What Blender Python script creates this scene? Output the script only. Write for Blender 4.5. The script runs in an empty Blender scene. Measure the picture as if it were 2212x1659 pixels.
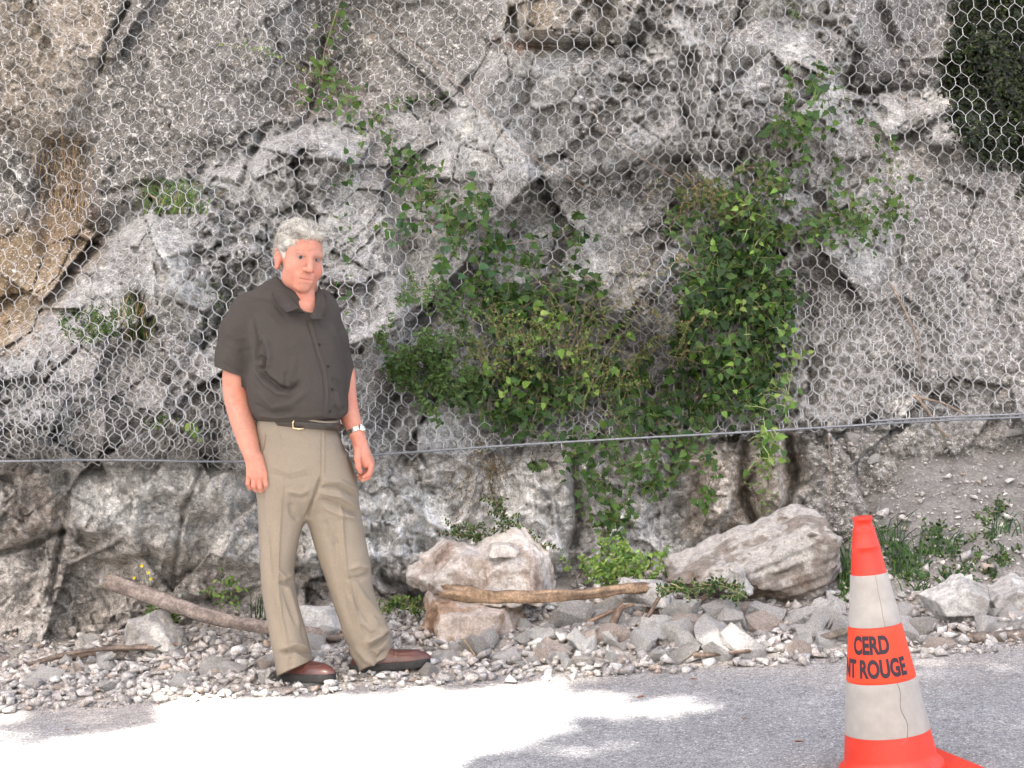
import bpy, bmesh, math, random
import numpy as np
from mathutils import Vector, Matrix
random.seed(7); RNG = np.random.default_rng(7)
scene = bpy.context.scene
COL = scene.collection

# ---------------------------------------------------------------- camera, light
F, HX, HY, CAMZ = 3653.0, 1106.0, 640.0, 1.46      # pixels of a 2212 x 1659 picture
cam_d = bpy.data.cameras.new('camera'); cam = bpy.data.objects.new('camera', cam_d)
COL.objects.link(cam); scene.camera = cam
cam.location = (0, 0, CAMZ); cam.rotation_euler = (math.radians(90), 0, 0)
cam_d.sensor_width = 36; cam_d.lens = 36*F/2212.0
cam_d.shift_y = -(829.5-HY)/2212.0
cam_d.clip_end = 3000; cam_d.clip_start = 0.05

SUN_EL, SUN_AZ = math.radians(60), math.radians(197)   # azimuth of the sun, clockwise from +Y
world = bpy.data.worlds.new('World'); scene.world = world; world.use_nodes = True
wn = world.node_tree; bg = wn.nodes['Background']
sky = wn.nodes.new('ShaderNodeTexSky'); sky.sky_type = 'NISHITA'; sky.sun_disc = False
sky.sun_elevation = SUN_EL; sky.sun_rotation = SUN_AZ
sky.air_density = 1.0; sky.dust_density = 5.0; sky.ozone_density = 1.0
wm = wn.nodes.new('ShaderNodeMix'); wm.data_type = 'RGBA'; wm.blend_type = 'MULTIPLY'; wm.inputs[0].default_value = 1
wm.inputs[7].default_value = (1.0, .925, .83, 1)      # camera white balance set for open shade
wn.links.new(sky.outputs[0], wm.inputs[6]); wn.links.new(wm.outputs[2], bg.inputs[0]); bg.inputs[1].default_value = 0.15
sd = bpy.data.lights.new('sun', 'SUN'); sun = bpy.data.objects.new('sun', sd); COL.objects.link(sun)
sd.energy = 5.0; sd.angle = math.radians(0.53); sd.color = (1.0, 0.95, 0.87)
SUNV = Vector((math.sin(SUN_AZ)*math.cos(SUN_EL), math.cos(SUN_AZ)*math.cos(SUN_EL), math.sin(SUN_EL)))  # towards sun
sun.rotation_euler = SUNV.to_track_quat('Z', 'Y').to_euler()
sun.location = SUNV*60
scene.view_settings.view_transform = 'Standard'; scene.view_settings.look = 'None'
scene.view_settings.gamma = 1.0; scene.view_settings.exposure = 2.5

# ---------------------------------------------------------------- helpers
def tag(o, label=None, cat=None, group=None, kind=None):
    if label: o['label'] = label
    if cat: o['category'] = cat
    if group: o['group'] = group
    if kind: o['kind'] = kind
    return o
def empty(name, loc=(0, 0, 0), rz=0.0):
    o = bpy.data.objects.new(name, None); COL.objects.link(o); o.location = loc; o.rotation_euler = (0, 0, rz)
    o.empty_display_size = 0.1
    return o
def meshobj(name, V, Fc, mat, parent=None, smooth=True, cols=None):
    """V (n,3) world coords; Fc list of faces or (m,k) array. Parent at its own location without rotation."""
    V = np.asarray(V, dtype=np.float32)
    me = bpy.data.meshes.new(name)
    if parent is not None:
        V = V - np.array(parent.location, dtype=np.float32)
    if isinstance(Fc, np.ndarray):
        k = Fc.shape[1]; m = Fc.shape[0]
        me.vertices.add(len(V)); me.vertices.foreach_set('co', V.ravel())
        me.loops.add(m*k); me.loops.foreach_set('vertex_index', Fc.astype(np.int32).ravel())
        me.polygons.add(m); me.polygons.foreach_set('loop_start', np.arange(0, m*k, k, dtype=np.int32))
        me.polygons.foreach_set('loop_total', np.full(m, k, dtype=np.int32))
        me.update(calc_edges=True); me.validate()
    else:
        me.from_pydata(V.tolist(), [], [list(map(int, f)) for f in Fc]); me.update()
    if smooth: me.polygons.foreach_set('use_smooth', np.ones(len(me.polygons), dtype=bool))
    if cols is not None:
        a = me.color_attributes.new('Col', 'FLOAT_COLOR', 'POINT')
        c4 = np.ones((len(V), 4), dtype=np.float32); c4[:, :3] = np.clip(cols, 0, 1)
        a.data.foreach_set('color', c4.ravel())
    mats = mat if isinstance(mat, (list, tuple)) else [mat]
    for m_ in mats: me.materials.append(m_)
    o = bpy.data.objects.new(name, me); COL.objects.link(o)
    if parent is not None: o.parent = parent
    return o
class MB:
    """collects shapes into one mesh"""
    def __init__(s): s.V = []; s.F = []; s.C = []; s.n = 0
    def add(s, V, Fc, col=None):
        V = np.asarray(V, dtype=float)
        s.V.append(V); s.F += [[i+s.n for i in f] for f in Fc]
        s.C.append(np.tile(np.array(col if col is not None else (1, 1, 1), dtype=float), (len(V), 1)) if col is None or np.ndim(col) == 1 else np.asarray(col, float))
        s.n += len(V)
    def tube(s, P, r, n=6, col=None, cap=True, wob=0.0):
        P = np.asarray(P, float); m = len(P); r = np.broadcast_to(np.asarray(r, float), (m,))
        T = np.gradient(P, axis=0); T /= np.linalg.norm(T, axis=1, keepdims=True)+1e-12
        up = np.array([0.13, -1, 0.21]) if abs(T[0][1]) < .9 else np.array([1.0, 0, 0.1])
        V = []
        for i in range(m):
            a = np.cross(T[i], up); a /= np.linalg.norm(a)+1e-12; b = np.cross(T[i], a)
            for k in range(n):
                th = 2*math.pi*k/n; rr = r[i]*(1+wob*(random.random()-.5))
                V.append(P[i]+rr*(math.cos(th)*a+math.sin(th)*b))
        Fc = [[i*n+k, i*n+(k+1) % n, (i+1)*n+(k+1) % n, (i+1)*n+k] for i in range(m-1) for k in range(n)]
        if cap: Fc += [list(range(n))[::-1], [(m-1)*n+k for k in range(n)]]
        s.add(V, Fc, col)
    def build(s, name, mat, parent=None, smooth=True):
        V = np.concatenate(s.V) if s.V else np.zeros((0, 3))
        return meshobj(name, V, s.F, mat, parent, smooth, np.concatenate(s.C) if s.C else None)

def W(px, py, Y):
    return np.array([(px-HX)/F*Y, Y, CAMZ+(HY-py)/F*Y])
def proj(V):
    return HX+F*V[:, 0]/V[:, 1], HY-F*(V[:, 2]-CAMZ)/V[:, 1]
def sstep(a, b, x):
    t = np.clip((x-a)/(b-a), 0, 1); return t*t*(3-2*t)

# noise -----------------------------------------------------------
def _h(i, j, k, s):
    n = (i.astype(np.int64)*374761393 + j.astype(np.int64)*668265263 + k.astype(np.int64)*2147483647 + s*974634777) & 0xffffffff
    n = (n ^ (n >> 13))*1274126177 & 0xffffffff
    n = (n ^ (n >> 16))*2246822519 & 0xffffffff
    return ((n ^ (n >> 15)) & 0xffffff)/float(0xffffff)
def vnoise(x, y, z=None, s=0):
    x = np.asarray(x, float); y = np.asarray(y, float); z = np.zeros_like(x) if z is None else np.asarray(z, float)
    i, j, k = np.floor(x), np.floor(y), np.floor(z); fx, fy, fz = x-i, y-j, z-k
    fx, fy, fz = [t*t*t*(t*(t*6-15)+10) for t in (fx, fy, fz)]
    r = 0
    for a in (0, 1):
        for b in (0, 1):
            for c in (0, 1):
                r = r + _h(i+a, j+b, k+c, s)*(fx if a else 1-fx)*(fy if b else 1-fy)*(fz if c else 1-fz)
    return r*2-1
def fbm(x, y, z=None, s=0, o=4, g=.5):
    r = 0; a = 1; t = 0
    for q in range(o):
        f = 2.03**q
        r = r+a*vnoise(x*f+q*7.3, y*f+q*3.1, None if z is None else z*f+q*1.7, s+q); t += a; a *= g
    return r/t
def facets(x, y, s=0, tilt=1.0):
    """2D voronoi cells, every cell its own random plane; returns height, edge distance F2-F1, cell random"""
    i0, j0 = np.floor(x), np.floor(y); z = np.zeros_like(x)
    F1 = np.full(x.shape, 9.0); F2 = np.full(x.shape, 9.0); hh = np.zeros(x.shape); cr = np.zeros(x.shape)
    for a in (-1, 0, 1):
        for b in (-1, 0, 1):
            ci, cj = i0+a, j0+b
            px = ci+_h(ci, cj, z, s); py = cj+_h(ci, cj, z, s+1)
            dx, dy = x-px, y-py; d = np.hypot(dx, dy)
            h = (_h(ci, cj, z, s+2)-.5)+tilt*((_h(ci, cj, z, s+3)-.5)*dx+(_h(ci, cj, z, s+4)-.5)*dy)*2
            c = _h(ci, cj, z, s+5)
            m = d < F1
            F2 = np.where(m, F1, np.minimum(F2, d)); hh = np.where(m, h, hh); cr = np.where(m, c, cr); F1 = np.where(m, d, F1)
    return hh, F2-F1, cr
def polydist(u, v, P):
    """signed distance to polygon, positive inside"""
    P = np.asarray(P, float); d = np.full(u.shape, 1e9); ins = np.zeros(u.shape, bool)
    n = len(P)
    for i in range(n):
        ax, ay = P[i]; bx, by = P[(i+1) % n]
        ex, ey = bx-ax, by-ay; t = np.clip(((u-ax)*ex+(v-ay)*ey)/(ex*ex+ey*ey+1e-9), 0, 1)
        d = np.minimum(d, np.hypot(u-ax-t*ex, v-ay-t*ey))
        c = ((ay > v) != (by > v)) & (u < (bx-ax)*(v-ay)/((by-ay) if by != ay else 1e-9)+ax)
        ins ^= c
    return np.where(ins, d, -d)
def linedist(u, v, P):
    """distance to polyline and parameter 0..1"""
    P = np.asarray(P, float); d = np.full(u.shape, 1e9); tt = np.zeros(u.shape); n = len(P)-1
    for i in range(n):
        ax, ay = P[i]; bx, by = P[i+1]; ex, ey = bx-ax, by-ay
        t = np.clip(((u-ax)*ex+(v-ay)*ey)/(ex*ex+ey*ey+1e-9), 0, 1); q = np.hypot(u-ax-t*ex, v-ay-t*ey)
        m = q < d; d = np.where(m, q, d); tt = np.where(m, (i+t)/n, tt)
    return d, tt
def vnormals(V, Q):
    N = np.zeros_like(V); a, b, c, d = V[Q[:, 0]], V[Q[:, 1]], V[Q[:, 2]], V[Q[:, 3]]
    fn = np.cross(c-a, d-b)
    for k in range(4): np.add.at(N, Q[:, k], fn)
    return N/(np.linalg.norm(N, axis=1, keepdims=True)+1e-12)

# SDF volumes and surface nets ---------------------------------------
class Vol:
    def __init__(s, lo, hi, h):
        s.lo = np.array(lo, float); s.h = h
        s.n = np.ceil((np.array(hi)-s.lo)/h).astype(int)+1
        s.v = np.full(tuple(s.n), 0.2, dtype=np.float32)
    def box(s, lo, hi):
        a = np.maximum(np.floor((np.array(lo)-s.lo)/s.h).astype(int), 0); b = np.minimum(np.ceil((np.array(hi)-s.lo)/s.h).astype(int)+1, s.n)
        if np.any(b <= a): return None, None
        sl = tuple(slice(a[q], b[q]) for q in range(3))
        g = np.meshgrid(*[s.lo[q]+s.h*np.arange(a[q], b[q]) for q in range(3)], indexing='ij')
        return sl, g
    def op(s, sl, d, k, mode='add'):
        v = s.v[sl]
        if mode == 'add':
            if k > 0:
                hh = np.clip(.5+.5*(v-d)/k, 0, 1); s.v[sl] = v*(1-hh)+d*hh-k*hh*(1-hh)
            else: s.v[sl] = np.minimum(v, d)
        else:
            d = -d
            if k > 0:
                hh = np.clip(.5-.5*(v-d)/k, 0, 1); s.v[sl] = v*(1-hh)+d*hh+k*hh*(1-hh)
            else: s.v[sl] = np.maximum(v, d)
    def cone(s, a, b, ra, rb, k=.01, mode='add', flat=None):
        """round cone; flat=(axis vector, factor) squashes the cross section along the vector"""
        a = np.array(a, float); b = np.array(b, float); m = max(ra, rb)*(1.3 if flat is None else 1.6)+k+2*s.h
        sl, g = s.box(np.minimum(a, b)-m, np.maximum(a, b)+m)
        if sl is None: return
        e = b-a; L2 = e@e+1e-12
        d = [g[q]-a[q] for q in range(3)]
        t = np.clip((d[0]*e[0]+d[1]*e[1]+d[2]*e[2])/L2, 0, 1)
        q = [d[i]-t*e[i] for i in range(3)]
        if flat is not None:
            ax = np.array(flat[0], float); ax /= np.linalg.norm(ax); f = flat[1]
            c = q[0]*ax[0]+q[1]*ax[1]+q[2]*ax[2]
            q = [q[i]+(f-1)*c*ax[i] for i in range(3)]
        dist = np.sqrt(q[0]**2+q[1]**2+q[2]**2)-(ra+(rb-ra)*t)
        s.op(sl, dist, k, mode)
    def chain(s, P, R, k=.01, mode='add', flat=None, fine=0):
        if fine:   # smooth limb: resample along a rounded path so no knuckle shows at the joints
            P = np.array(P, float); R = np.array(R, float); t = np.arange(len(P)); tt = np.linspace(0, len(P)-1, (len(P)-1)*fine+1)
            A = np.stack([np.interp(tt, t, c) for c in list(P.T)+[R]], 1); ker = np.hanning(fine+3)[1:-1]; ker /= ker.sum(); h = len(ker)//2
            B = np.concatenate([2*A[:1]-A[h:0:-1], A, 2*A[-1:]-A[-2:-h-2:-1]]) if h else A
            A = np.stack([np.convolve(B[:, c], ker, 'valid') for c in range(4)], 1)[:len(A)]; P, R = A[:, :3], A[:, 3]; k = min(k, .004)
        for i in range(len(P)-1): s.cone(P[i], P[i+1], R[i], R[i+1], k, mode, flat)
    def ell(s, c, r, M=None, k=.01, mode='add'):
        """ellipsoid with radii r, M columns = axes"""
        c = np.array(c, float); r = np.array(r, float); m = max(r)+k+2*s.h
        sl, g = s.box(c-m, c+m)
        if sl is None: return
        d = [g[q]-c[q] for q in range(3)]
        if M is not None:
            M = np.array(M, float); d = [d[0]*M[0, i]+d[1]*M[1, i]+d[2]*M[2, i] for i in range(3)]
        k0 = np.sqrt((d[0]/r[0])**2+(d[1]/r[1])**2+(d[2]/r[2])**2); k1 = np.sqrt((d[0]/r[0]**2)**2+(d[1]/r[1]**2)**2+(d[2]/r[2]**2)**2)+1e-9
        s.op(sl, k0*(k0-1)/k1, k, mode)
    def loft(s, rows, k=.01, mode='add', p=2.3, caps=True, yaw=0.0):
        """rows (z, cx, cy, rx, ry) sorted by z rising; elliptic sections"""
        R = np.array(rows, float); R = R[np.argsort(R[:, 0])]
        zz = np.linspace(R[0, 0], R[-1, 0], 200)
        R2 = np.stack([zz]+[np.interp(zz, R[:, 0], R[:, c]) for c in range(1, 5)], 1)
        ker = np.hanning(15); ker /= ker.sum()
        for c in range(1, 5):
            pad = np.concatenate([2*R2[0, c]-R2[7:0:-1, c], R2[:, c], 2*R2[-1, c]-R2[-2:-9:-1, c]]); R2[:, c] = np.convolve(pad, ker, 'valid')
        m = k+2*s.h
        lo = (min((R2[:, 1]-R2[:, 3]).min(), (R2[:, 1]-R2[:, 4]).min())-m, (R2[:, 2]-np.maximum(R2[:, 4], R2[:, 3])).min()-m, R[0, 0]-m)
        hi = (max((R2[:, 1]+R2[:, 3]).max(), (R2[:, 1]+R2[:, 4]).max())+m, (R2[:, 2]+np.maximum(R2[:, 4], R2[:, 3])).max()+m, R[-1, 0]+m)
        sl, g = s.box(lo, hi)
        if sl is None: return
        z1 = g[2][0, 0, :]; cx, cy, rx, ry = [np.interp(z1, zz, R2[:, c])[None, None, :] for c in range(1, 5)]
        dx, dy = g[0]-cx, g[1]-cy
        if yaw: dx, dy = dx*math.cos(yaw)+dy*math.sin(yaw), -dx*math.sin(yaw)+dy*math.cos(yaw)
        f = (np.abs(dx/rx)**p+np.abs(dy/ry)**p)**(1/p)
        d = (f-1)*np.minimum(rx, ry)
        d = np.maximum(d, np.maximum(R[0, 0]-g[2], g[2]-R[-1, 0])) if caps else d
        s.op(sl, d, k, mode)
    def mesh(s):
        v = s.v; ins = v < 0
        c = np.zeros(tuple(s.n-1), np.uint8)
        for a in (0, 1):
            for b in (0, 1):
                for d in (0, 1):
                    c += ins[a:s.n[0]-1+a, b:s.n[1]-1+b, d:s.n[2]-1+d]
        I, J, K = np.nonzero((c > 0) & (c < 8))
        idx = np.full(tuple(s.n-1), -1, np.int32); idx[I, J, K] = np.arange(len(I))
        P = np.zeros((len(I), 3)); cnt = np.zeros(len(I))
        cor = [(a, b, d) for a in (0, 1) for b in (0, 1) for d in (0, 1)]
        for p in cor:
            for ax in range(3):
                if p[ax]: continue
                q = list(p); q[ax] = 1
                va = v[I+p[0], J+p[1], K+p[2]]; vb = v[I+q[0], J+q[1], K+q[2]]
                m = (va < 0) != (vb < 0)
                t = np.where(m, va/(va-vb+1e-20), 0)
                e = np.array(p, float)[None]+np.zeros((len(I), 3)); e[:, ax] += t
                P[m] += e[m]; cnt += m
        P = P/cnt[:, None]+np.stack([I, J, K], 1); P = P*s.h+s.lo
        Q = []
        for ax in range(3):
            sh = [slice(1, -1)]*3; sh[ax] = slice(0, -1); sh2 = [slice(1, -1)]*3; sh2[ax] = slice(1, None)
            A = ins[tuple(sh)]; B = ins[tuple(sh2)]
            i, j, k = np.nonzero(A != B); sgn = A[i, j, k]
            o = [1, 1, 1]; o[ax] = 0; i, j, k = i+o[0], j+o[1], k+o[2]
            b1, b2 = [(1, 2), (2, 0), (0, 1)][ax]
            def cell(d1, d2):
                g = [i, j, k]; g[b1] = g[b1]-d1; g[b2] = g[b2]-d2; return idx[g[0], g[1], g[2]]
            q = np.stack([cell(1, 1), cell(0, 1), cell(0, 0), cell(1, 0)], 1)
            q[~sgn] = q[~sgn][:, ::-1]; Q.append(q)
        Q = np.concatenate(Q)
        Q = Q[(Q >= 0).all(1)]
        return P, Q
def relax(V, Q, it=2, lam=.5):
    for _ in range(it):
        S = np.zeros_like(V); c = np.zeros(len(V))
        for a in range(4):
            for b in ((a+1) % 4, (a+3) % 4):
                np.add.at(S, Q[:, a], V[Q[:, b]]); np.add.at(c, Q[:, a], 1)
        V = V+lam*(S/np.maximum(c, 1)[:, None]-V)
    return V

# ---------------------------------------------------------------- materials
def mat(name, col=(.5, .5, .5), rough=.8, noise=None, bump=None, attr=False, spec=.3, metal=0.0, sss=0, transl=0, mix2=None, alphaedge=False, coat=0):
    """noise = list of (scale, lo, hi) multipliers; bump = list of (scale, strength, dist); attr multiplies the Col attribute"""
    m = bpy.data.materials.new(name); m.use_nodes = True; nt = m.node_tree; N = nt.nodes; L = nt.links
    b = N['Principled BSDF']; b.inputs['Roughness'].default_value = rough; b.inputs['Metallic'].default_value = metal
    b.inputs['Specular IOR Level'].default_value = spec
    tc = N.new('ShaderNodeTexCoord'); co = tc.outputs['Object']
    if attr:
        a = N.new('ShaderNodeAttribute'); a.attribute_name = 'Col'; cur = a.outputs['Color']
    else:
        r = N.new('ShaderNodeRGB'); r.outputs[0].default_value = (*col, 1); cur = r.outputs[0]
    if attr and col != (.5, .5, .5):
        mx = N.new('ShaderNodeMix'); mx.data_type = 'RGBA'; mx.blend_type = 'MULTIPLY'; mx.inputs[0].default_value = 1
        L.new(cur, mx.inputs[6]); mx.inputs[7].default_value = (*col, 1); cur = mx.outputs[2]
    for ns in (noise or []):
        t = N.new('ShaderNodeTexNoise'); t.inputs['Scale'].default_value = ns[0]; t.inputs['Detail'].default_value = 5; t.inputs['Roughness'].default_value = .65
        L.new(co, t.inputs['Vector'])
        mr = N.new('ShaderNodeMapRange'); mr.inputs[1].default_value = ns[3] if len(ns) > 3 else .35; mr.inputs[2].default_value = ns[4] if len(ns) > 4 else .65
        mr.inputs[3].default_value = ns[1]; mr.inputs[4].default_value = ns[2]
        L.new(t.outputs['Fac'], mr.inputs[0])
        mx = N.new('ShaderNodeMix'); mx.data_type = 'RGBA'; mx.blend_type = 'MULTIPLY'; mx.inputs[0].default_value = 1
        L.new(cur, mx.inputs[6]); L.new(mr.outputs[0], mx.inputs[7]); cur = mx.outputs[2]
    if mix2:   # (scale, lo, hi, colour): patches of a second colour
        for (sc, lo, hi, c2) in mix2:
            t = N.new('ShaderNodeTexNoise'); t.inputs['Scale'].default_value = sc; t.inputs['Detail'].default_value = 6; t.inputs['Roughness'].default_value = .7
            L.new(co, t.inputs['Vector'])
            mr = N.new('ShaderNodeMapRange'); mr.inputs[1].default_value = lo; mr.inputs[2].default_value = hi; L.new(t.outputs['Fac'], mr.inputs[0])
            mx = N.new('ShaderNodeMix'); mx.data_type = 'RGBA'; L.new(mr.outputs[0], mx.inputs[0]); L.new(cur, mx.inputs[6]); mx.inputs[7].default_value = (*c2, 1); cur = mx.outputs[2]
    L.new(cur, b.inputs['Base Color'])
    prev = None
    for bp in (bump or []):
        t = N.new('ShaderNodeTexNoise'); t.inputs['Scale'].default_value = bp[0]; t.inputs['Detail'].default_value = 6; t.inputs['Roughness'].default_value = .65
        L.new(co, t.inputs['Vector'])
        bn = N.new('ShaderNodeBump'); bn.inputs['Strength'].default_value = bp[1]; bn.inputs['Distance'].default_value = bp[2]
        L.new(t.outputs['Fac'], bn.inputs['Height'])
        if prev: L.new(prev, bn.inputs['Normal'])
        prev = bn.outputs[0]
    if prev: L.new(prev, b.inputs['Normal'])
    if sss:
        b.inputs['Subsurface Weight'].default_value = sss; b.inputs['Subsurface Radius'].default_value = (1, .3, .15); b.inputs['Subsurface Scale'].default_value = .008
    if coat: b.inputs['Coat Weight'].default_value = coat; b.inputs['Coat Roughness'].default_value = .25
    if transl:
        tr = N.new('ShaderNodeBsdfTranslucent'); L.new(cur, tr.inputs[0]); ms = N.new('ShaderNodeMixShader'); ms.inputs[0].default_value = transl
        out = N['Material Output']; L.new(b.outputs[0], ms.inputs[1]); L.new(tr.outputs[0], ms.inputs[2]); L.new(ms.outputs[0], out.inputs[0])
    return m
M = {}
M['rock'] = mat('rock', attr=True, rough=.92, spec=.2, noise=[(9, .82, 1.2), (34, .60, 1.42), (110, .62, 1.42)], bump=[(11, .5, .05), (45, .6, .018), (150, .8, .008)],
                mix2=[(30, .57, .64, (.66, .64, .61)), (21, .60, .70, (.20, .155, .12)), (75, .58, .64, (.68, .66, .64))])
M['dirt'] = mat('dirt', attr=True, rough=.95, spec=.15, noise=[(20, .8, 1.2), (90, .7, 1.3)], bump=[(60, .6, .015), (200, .6, .005)])
M['stone'] = mat('stone', attr=False, col=(.54, .515, .49), rough=.9, spec=.2, noise=[(12, .75, 1.2), (50, .55, 1.4), (160, .7, 1.3)], bump=[(20, .8, .02), (90, .8, .008)], mix2=[(9, .60, .74, (.30, .25, .21)), (25, .58, .66, (.55, .52, .49))])
M['stone_white'] = mat('stone_white', col=(.64, .62, .59), rough=.9, spec=.2, noise=[(12, .8, 1.15), (50, .6, 1.25), (160, .75, 1.2)], bump=[(20, .8, .02), (90, .8, .008)], mix2=[(9, .56, .70, (.33, .275, .23))])
M['stone_pink'] = mat('stone_pink', col=(.48, .40, .35), rough=.9, spec=.2, noise=[(12, .75, 1.2), (50, .55, 1.4), (160, .7, 1.3)], bump=[(20, .8, .02), (90, .8, .008)], mix2=[(9, .60, .74, (.30, .25, .21)), (20, .55, .63, (.56, .51, .47))])
M['stone_dark'] = mat('stone_dark', col=(.40, .375, .35), rough=.9, spec=.2, noise=[(12, .75, 1.2), (50, .55, 1.4), (160, .7, 1.3)], bump=[(20, .8, .02), (90, .8, .008)], mix2=[(9, .56, .70, (.33, .275, .23))])
M['wire'] = mat('wire', col=(.44, .44, .44), rough=.5, metal=.2, spec=.5, noise=[(30, .8, 1.15)])
M['cable'] = mat('cable', col=(.22, .23, .25), rough=.5, metal=.4, spec=.5, noise=[(120, .7, 1.2)])
# ---------------------------------------------------------------- ground, road, rubble bed
SL = 0.06
def road_z(x): return SL*(x+.63)
def rub_h(x):
    return np.interp(x, [-6, -2.3, -1.2, -.4, .2, .9, 1.4, 2.1, 4], [.05, .06, .07, .08, .14, .16, .14, .15, .2])
def gz(x, y):
    x = np.asarray(x, float); y = np.asarray(y, float)
    front = 6.30+.06*vnoise(x*1.7, x*0+3.3, s=5)+.04*vnoise(x*5, x*0+1.3, s=6)
    t = np.clip((y-front)/.95, 0, 1)
    lump = fbm(x*3.1, y*3.1, s=11, o=3)*.05*t
    # dirt bank on the right runs up to the cliff
    bank = np.clip((x-1.15)/.6, 0, 1)*np.clip((y-6.75)/.9, 0, 1)*.45
    return road_z(x)+rub_h(x)*(t**.8)*np.clip((y-front)*20, 0, 1)+lump+bank-0.004
def at(px, py, dz=0.0):
    """point on the ground seen at a pixel"""
    lo = 3.0
    Ys = np.linspace(3.0, 9.5, 1300); x = (px-HX)/F*Ys; z = CAMZ+(HY-py)/F*Ys
    s = np.nonzero(z <= gz(x, Ys)+dz)[0]
    i = s[0] if len(s) else len(Ys)-1
    return np.array([x[i], Ys[i], z[i]])

def grid_faces(nu, nv):
    a = np.arange(nu*nv).reshape(nv, nu)
    return np.stack([a[:-1, :-1], a[:-1, 1:], a[1:, 1:], a[1:, :-1]], -1).reshape(-1, 4)

M['ground'] = mat('ground', col=(.17, .16, .14), rough=1, noise=[(3, .7, 1.2)])
g = meshobj('ground', [(x, y, road_z(x)-.012) for x, y in ((-400, -400), (400, -400), (400, 400), (-400, 400))], [[0, 1, 2, 3]], M['ground'], smooth=False)
tag(g, kind='structure')
M['road'] = mat('road', attr=True, rough=.85, spec=.25, noise=[(4, .88, 1.12), (45, .74, 1.25), (150, .5, 1.5), (330, .7, 1.3)], bump=[(150, .6, .006), (320, .7, .004)],
                mix2=[(95, .59, .63, (.66, .64, .62)), (70, .62, .66, (.11, .11, .115))])
xs = np.linspace(-14, 14, 561); ys = np.linspace(-6, 6.6, 253)
X, Y = np.meshgrid(xs, ys); Z = road_z(X)+.002*fbm(X*6, Y*6, s=3)
dust = np.clip(sstep(5.6, 6.4, Y+.25*fbm(X*1.5, Y*2.5, s=9))*1.0, 0, 1)
cA = np.array([.245, .243, .25]); cB = np.array([.40, .36, .325])
cc = cA+(cB-cA)*dust[..., None]*(.55+.45*fbm(X*9, Y*9, s=4)[..., None])
o = meshobj('road', np.stack([X, Y, Z], -1).reshape(-1, 3), grid_faces(len(xs), len(ys)), M['road'], cols=cc.reshape(-1, 3)); tag(o, kind='structure')
xs = np.concatenate([np.linspace(-14, -2.6, 80), np.linspace(-2.55, 2.75, 380), np.linspace(2.8, 14, 80)]); ys = np.linspace(6.2, 9.0, 200)
X, Y = np.meshgrid(xs, ys); front = gz(X, Y)
Z = front+.012*fbm(X*14, Y*14, s=21, o=3)*np.clip((Y-6.35)*6, 0, 1)
nn = fbm(X*2.2, Y*2.2, s=31)[..., None]
cc = np.array([.36, .33, .30])*(1+.3*nn); bk = np.clip((X-1.2)/.4, 0, 1)*np.clip((Y-6.75)/.2, 0, 1); cc = cc+(np.array([.185, .175, .163])-cc)*bk[..., None]*.95
o = meshobj('rubble_bed', np.stack([X, Y, Z], -1).reshape(-1, 3), grid_faces(len(xs), len(ys)), M['dirt'], cols=cc.reshape(-1, 3)); tag(o, kind='structure')

# ---------------------------------------------------------------- cliff
CAB = np.array([(-900, 1010), (0, 997), (250, 992), (516, 1000), (660, 993), (804, 983), (1010, 968), (1215, 955), (1460, 942), (1712, 928), (1970, 911), (2212, 901), (3100, 870)], float)
def cab_v(u):
    return sum(np.interp(u+d, CAB[:, 0], CAB[:, 1]) for d in (-120, -60, 0, 60, 120))/5
CU = [-1600, 0, 275, 550, 825, 1100, 1375, 1650, 1925, 2212, 3800]
CV = [-2600, -400, 0, 200, 400, 600, 800, 950, 1050, 1200, 1400, 1650]
CY = np.array([
 [11.5, 11.5, 11.5, 11.5, 11.5, 11.5, 11.5, 11.5, 11.5, 11.8, 12.5],
 [9.6, 9.5, 9.5, 9.5, 9.4, 9.2, 9.1, 9.1, 9.4, 9.8, 10.5],
 [9.2, 8.9, 9.0, 8.95, 8.9, 8.7, 8.5, 8.5, 8.9, 9.3, 9.9],
 [8.9, 8.75, 8.8, 8.7, 8.6, 8.4, 8.3, 8.3, 8.7, 8.9, 9.5],
 [8.7, 8.6, 8.5, 8.25, 8.2, 8.1, 8.1, 8.1, 8.25, 8.5, 9.0],
 [8.3, 8.25, 7.95, 7.9, 7.9, 7.85, 7.85, 7.85, 7.95, 8.1, 8.5],
 [7.8, 7.75, 7.65, 7.6, 7.65, 7.7, 7.75, 7.7, 7.7, 7.8, 8.0],
 [7.55, 7.5, 7.45, 7.45, 7.5, 7.55, 7.6, 7.55, 7.55, 7.6, 7.7],
 [7.5, 7.42, 7.4, 7.4, 7.45, 7.5, 7.55, 7.5, 7.52, 7.55, 7.6],
 [7.5, 7.42, 7.42, 7.45, 7.4, 7.4, 7.5, 7.45, 7.42, 7.42, 7.5],
 [7.5, 7.42, 7.42, 7.45, 7.35, 7.4, 7.5, 7.45, 7.35, 7.32, 7.4],
 [7.5, 7.42, 7.42, 7.45, 7.35, 7.4, 7.5, 7.45, 7.35, 7.3, 7.4]])
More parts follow.
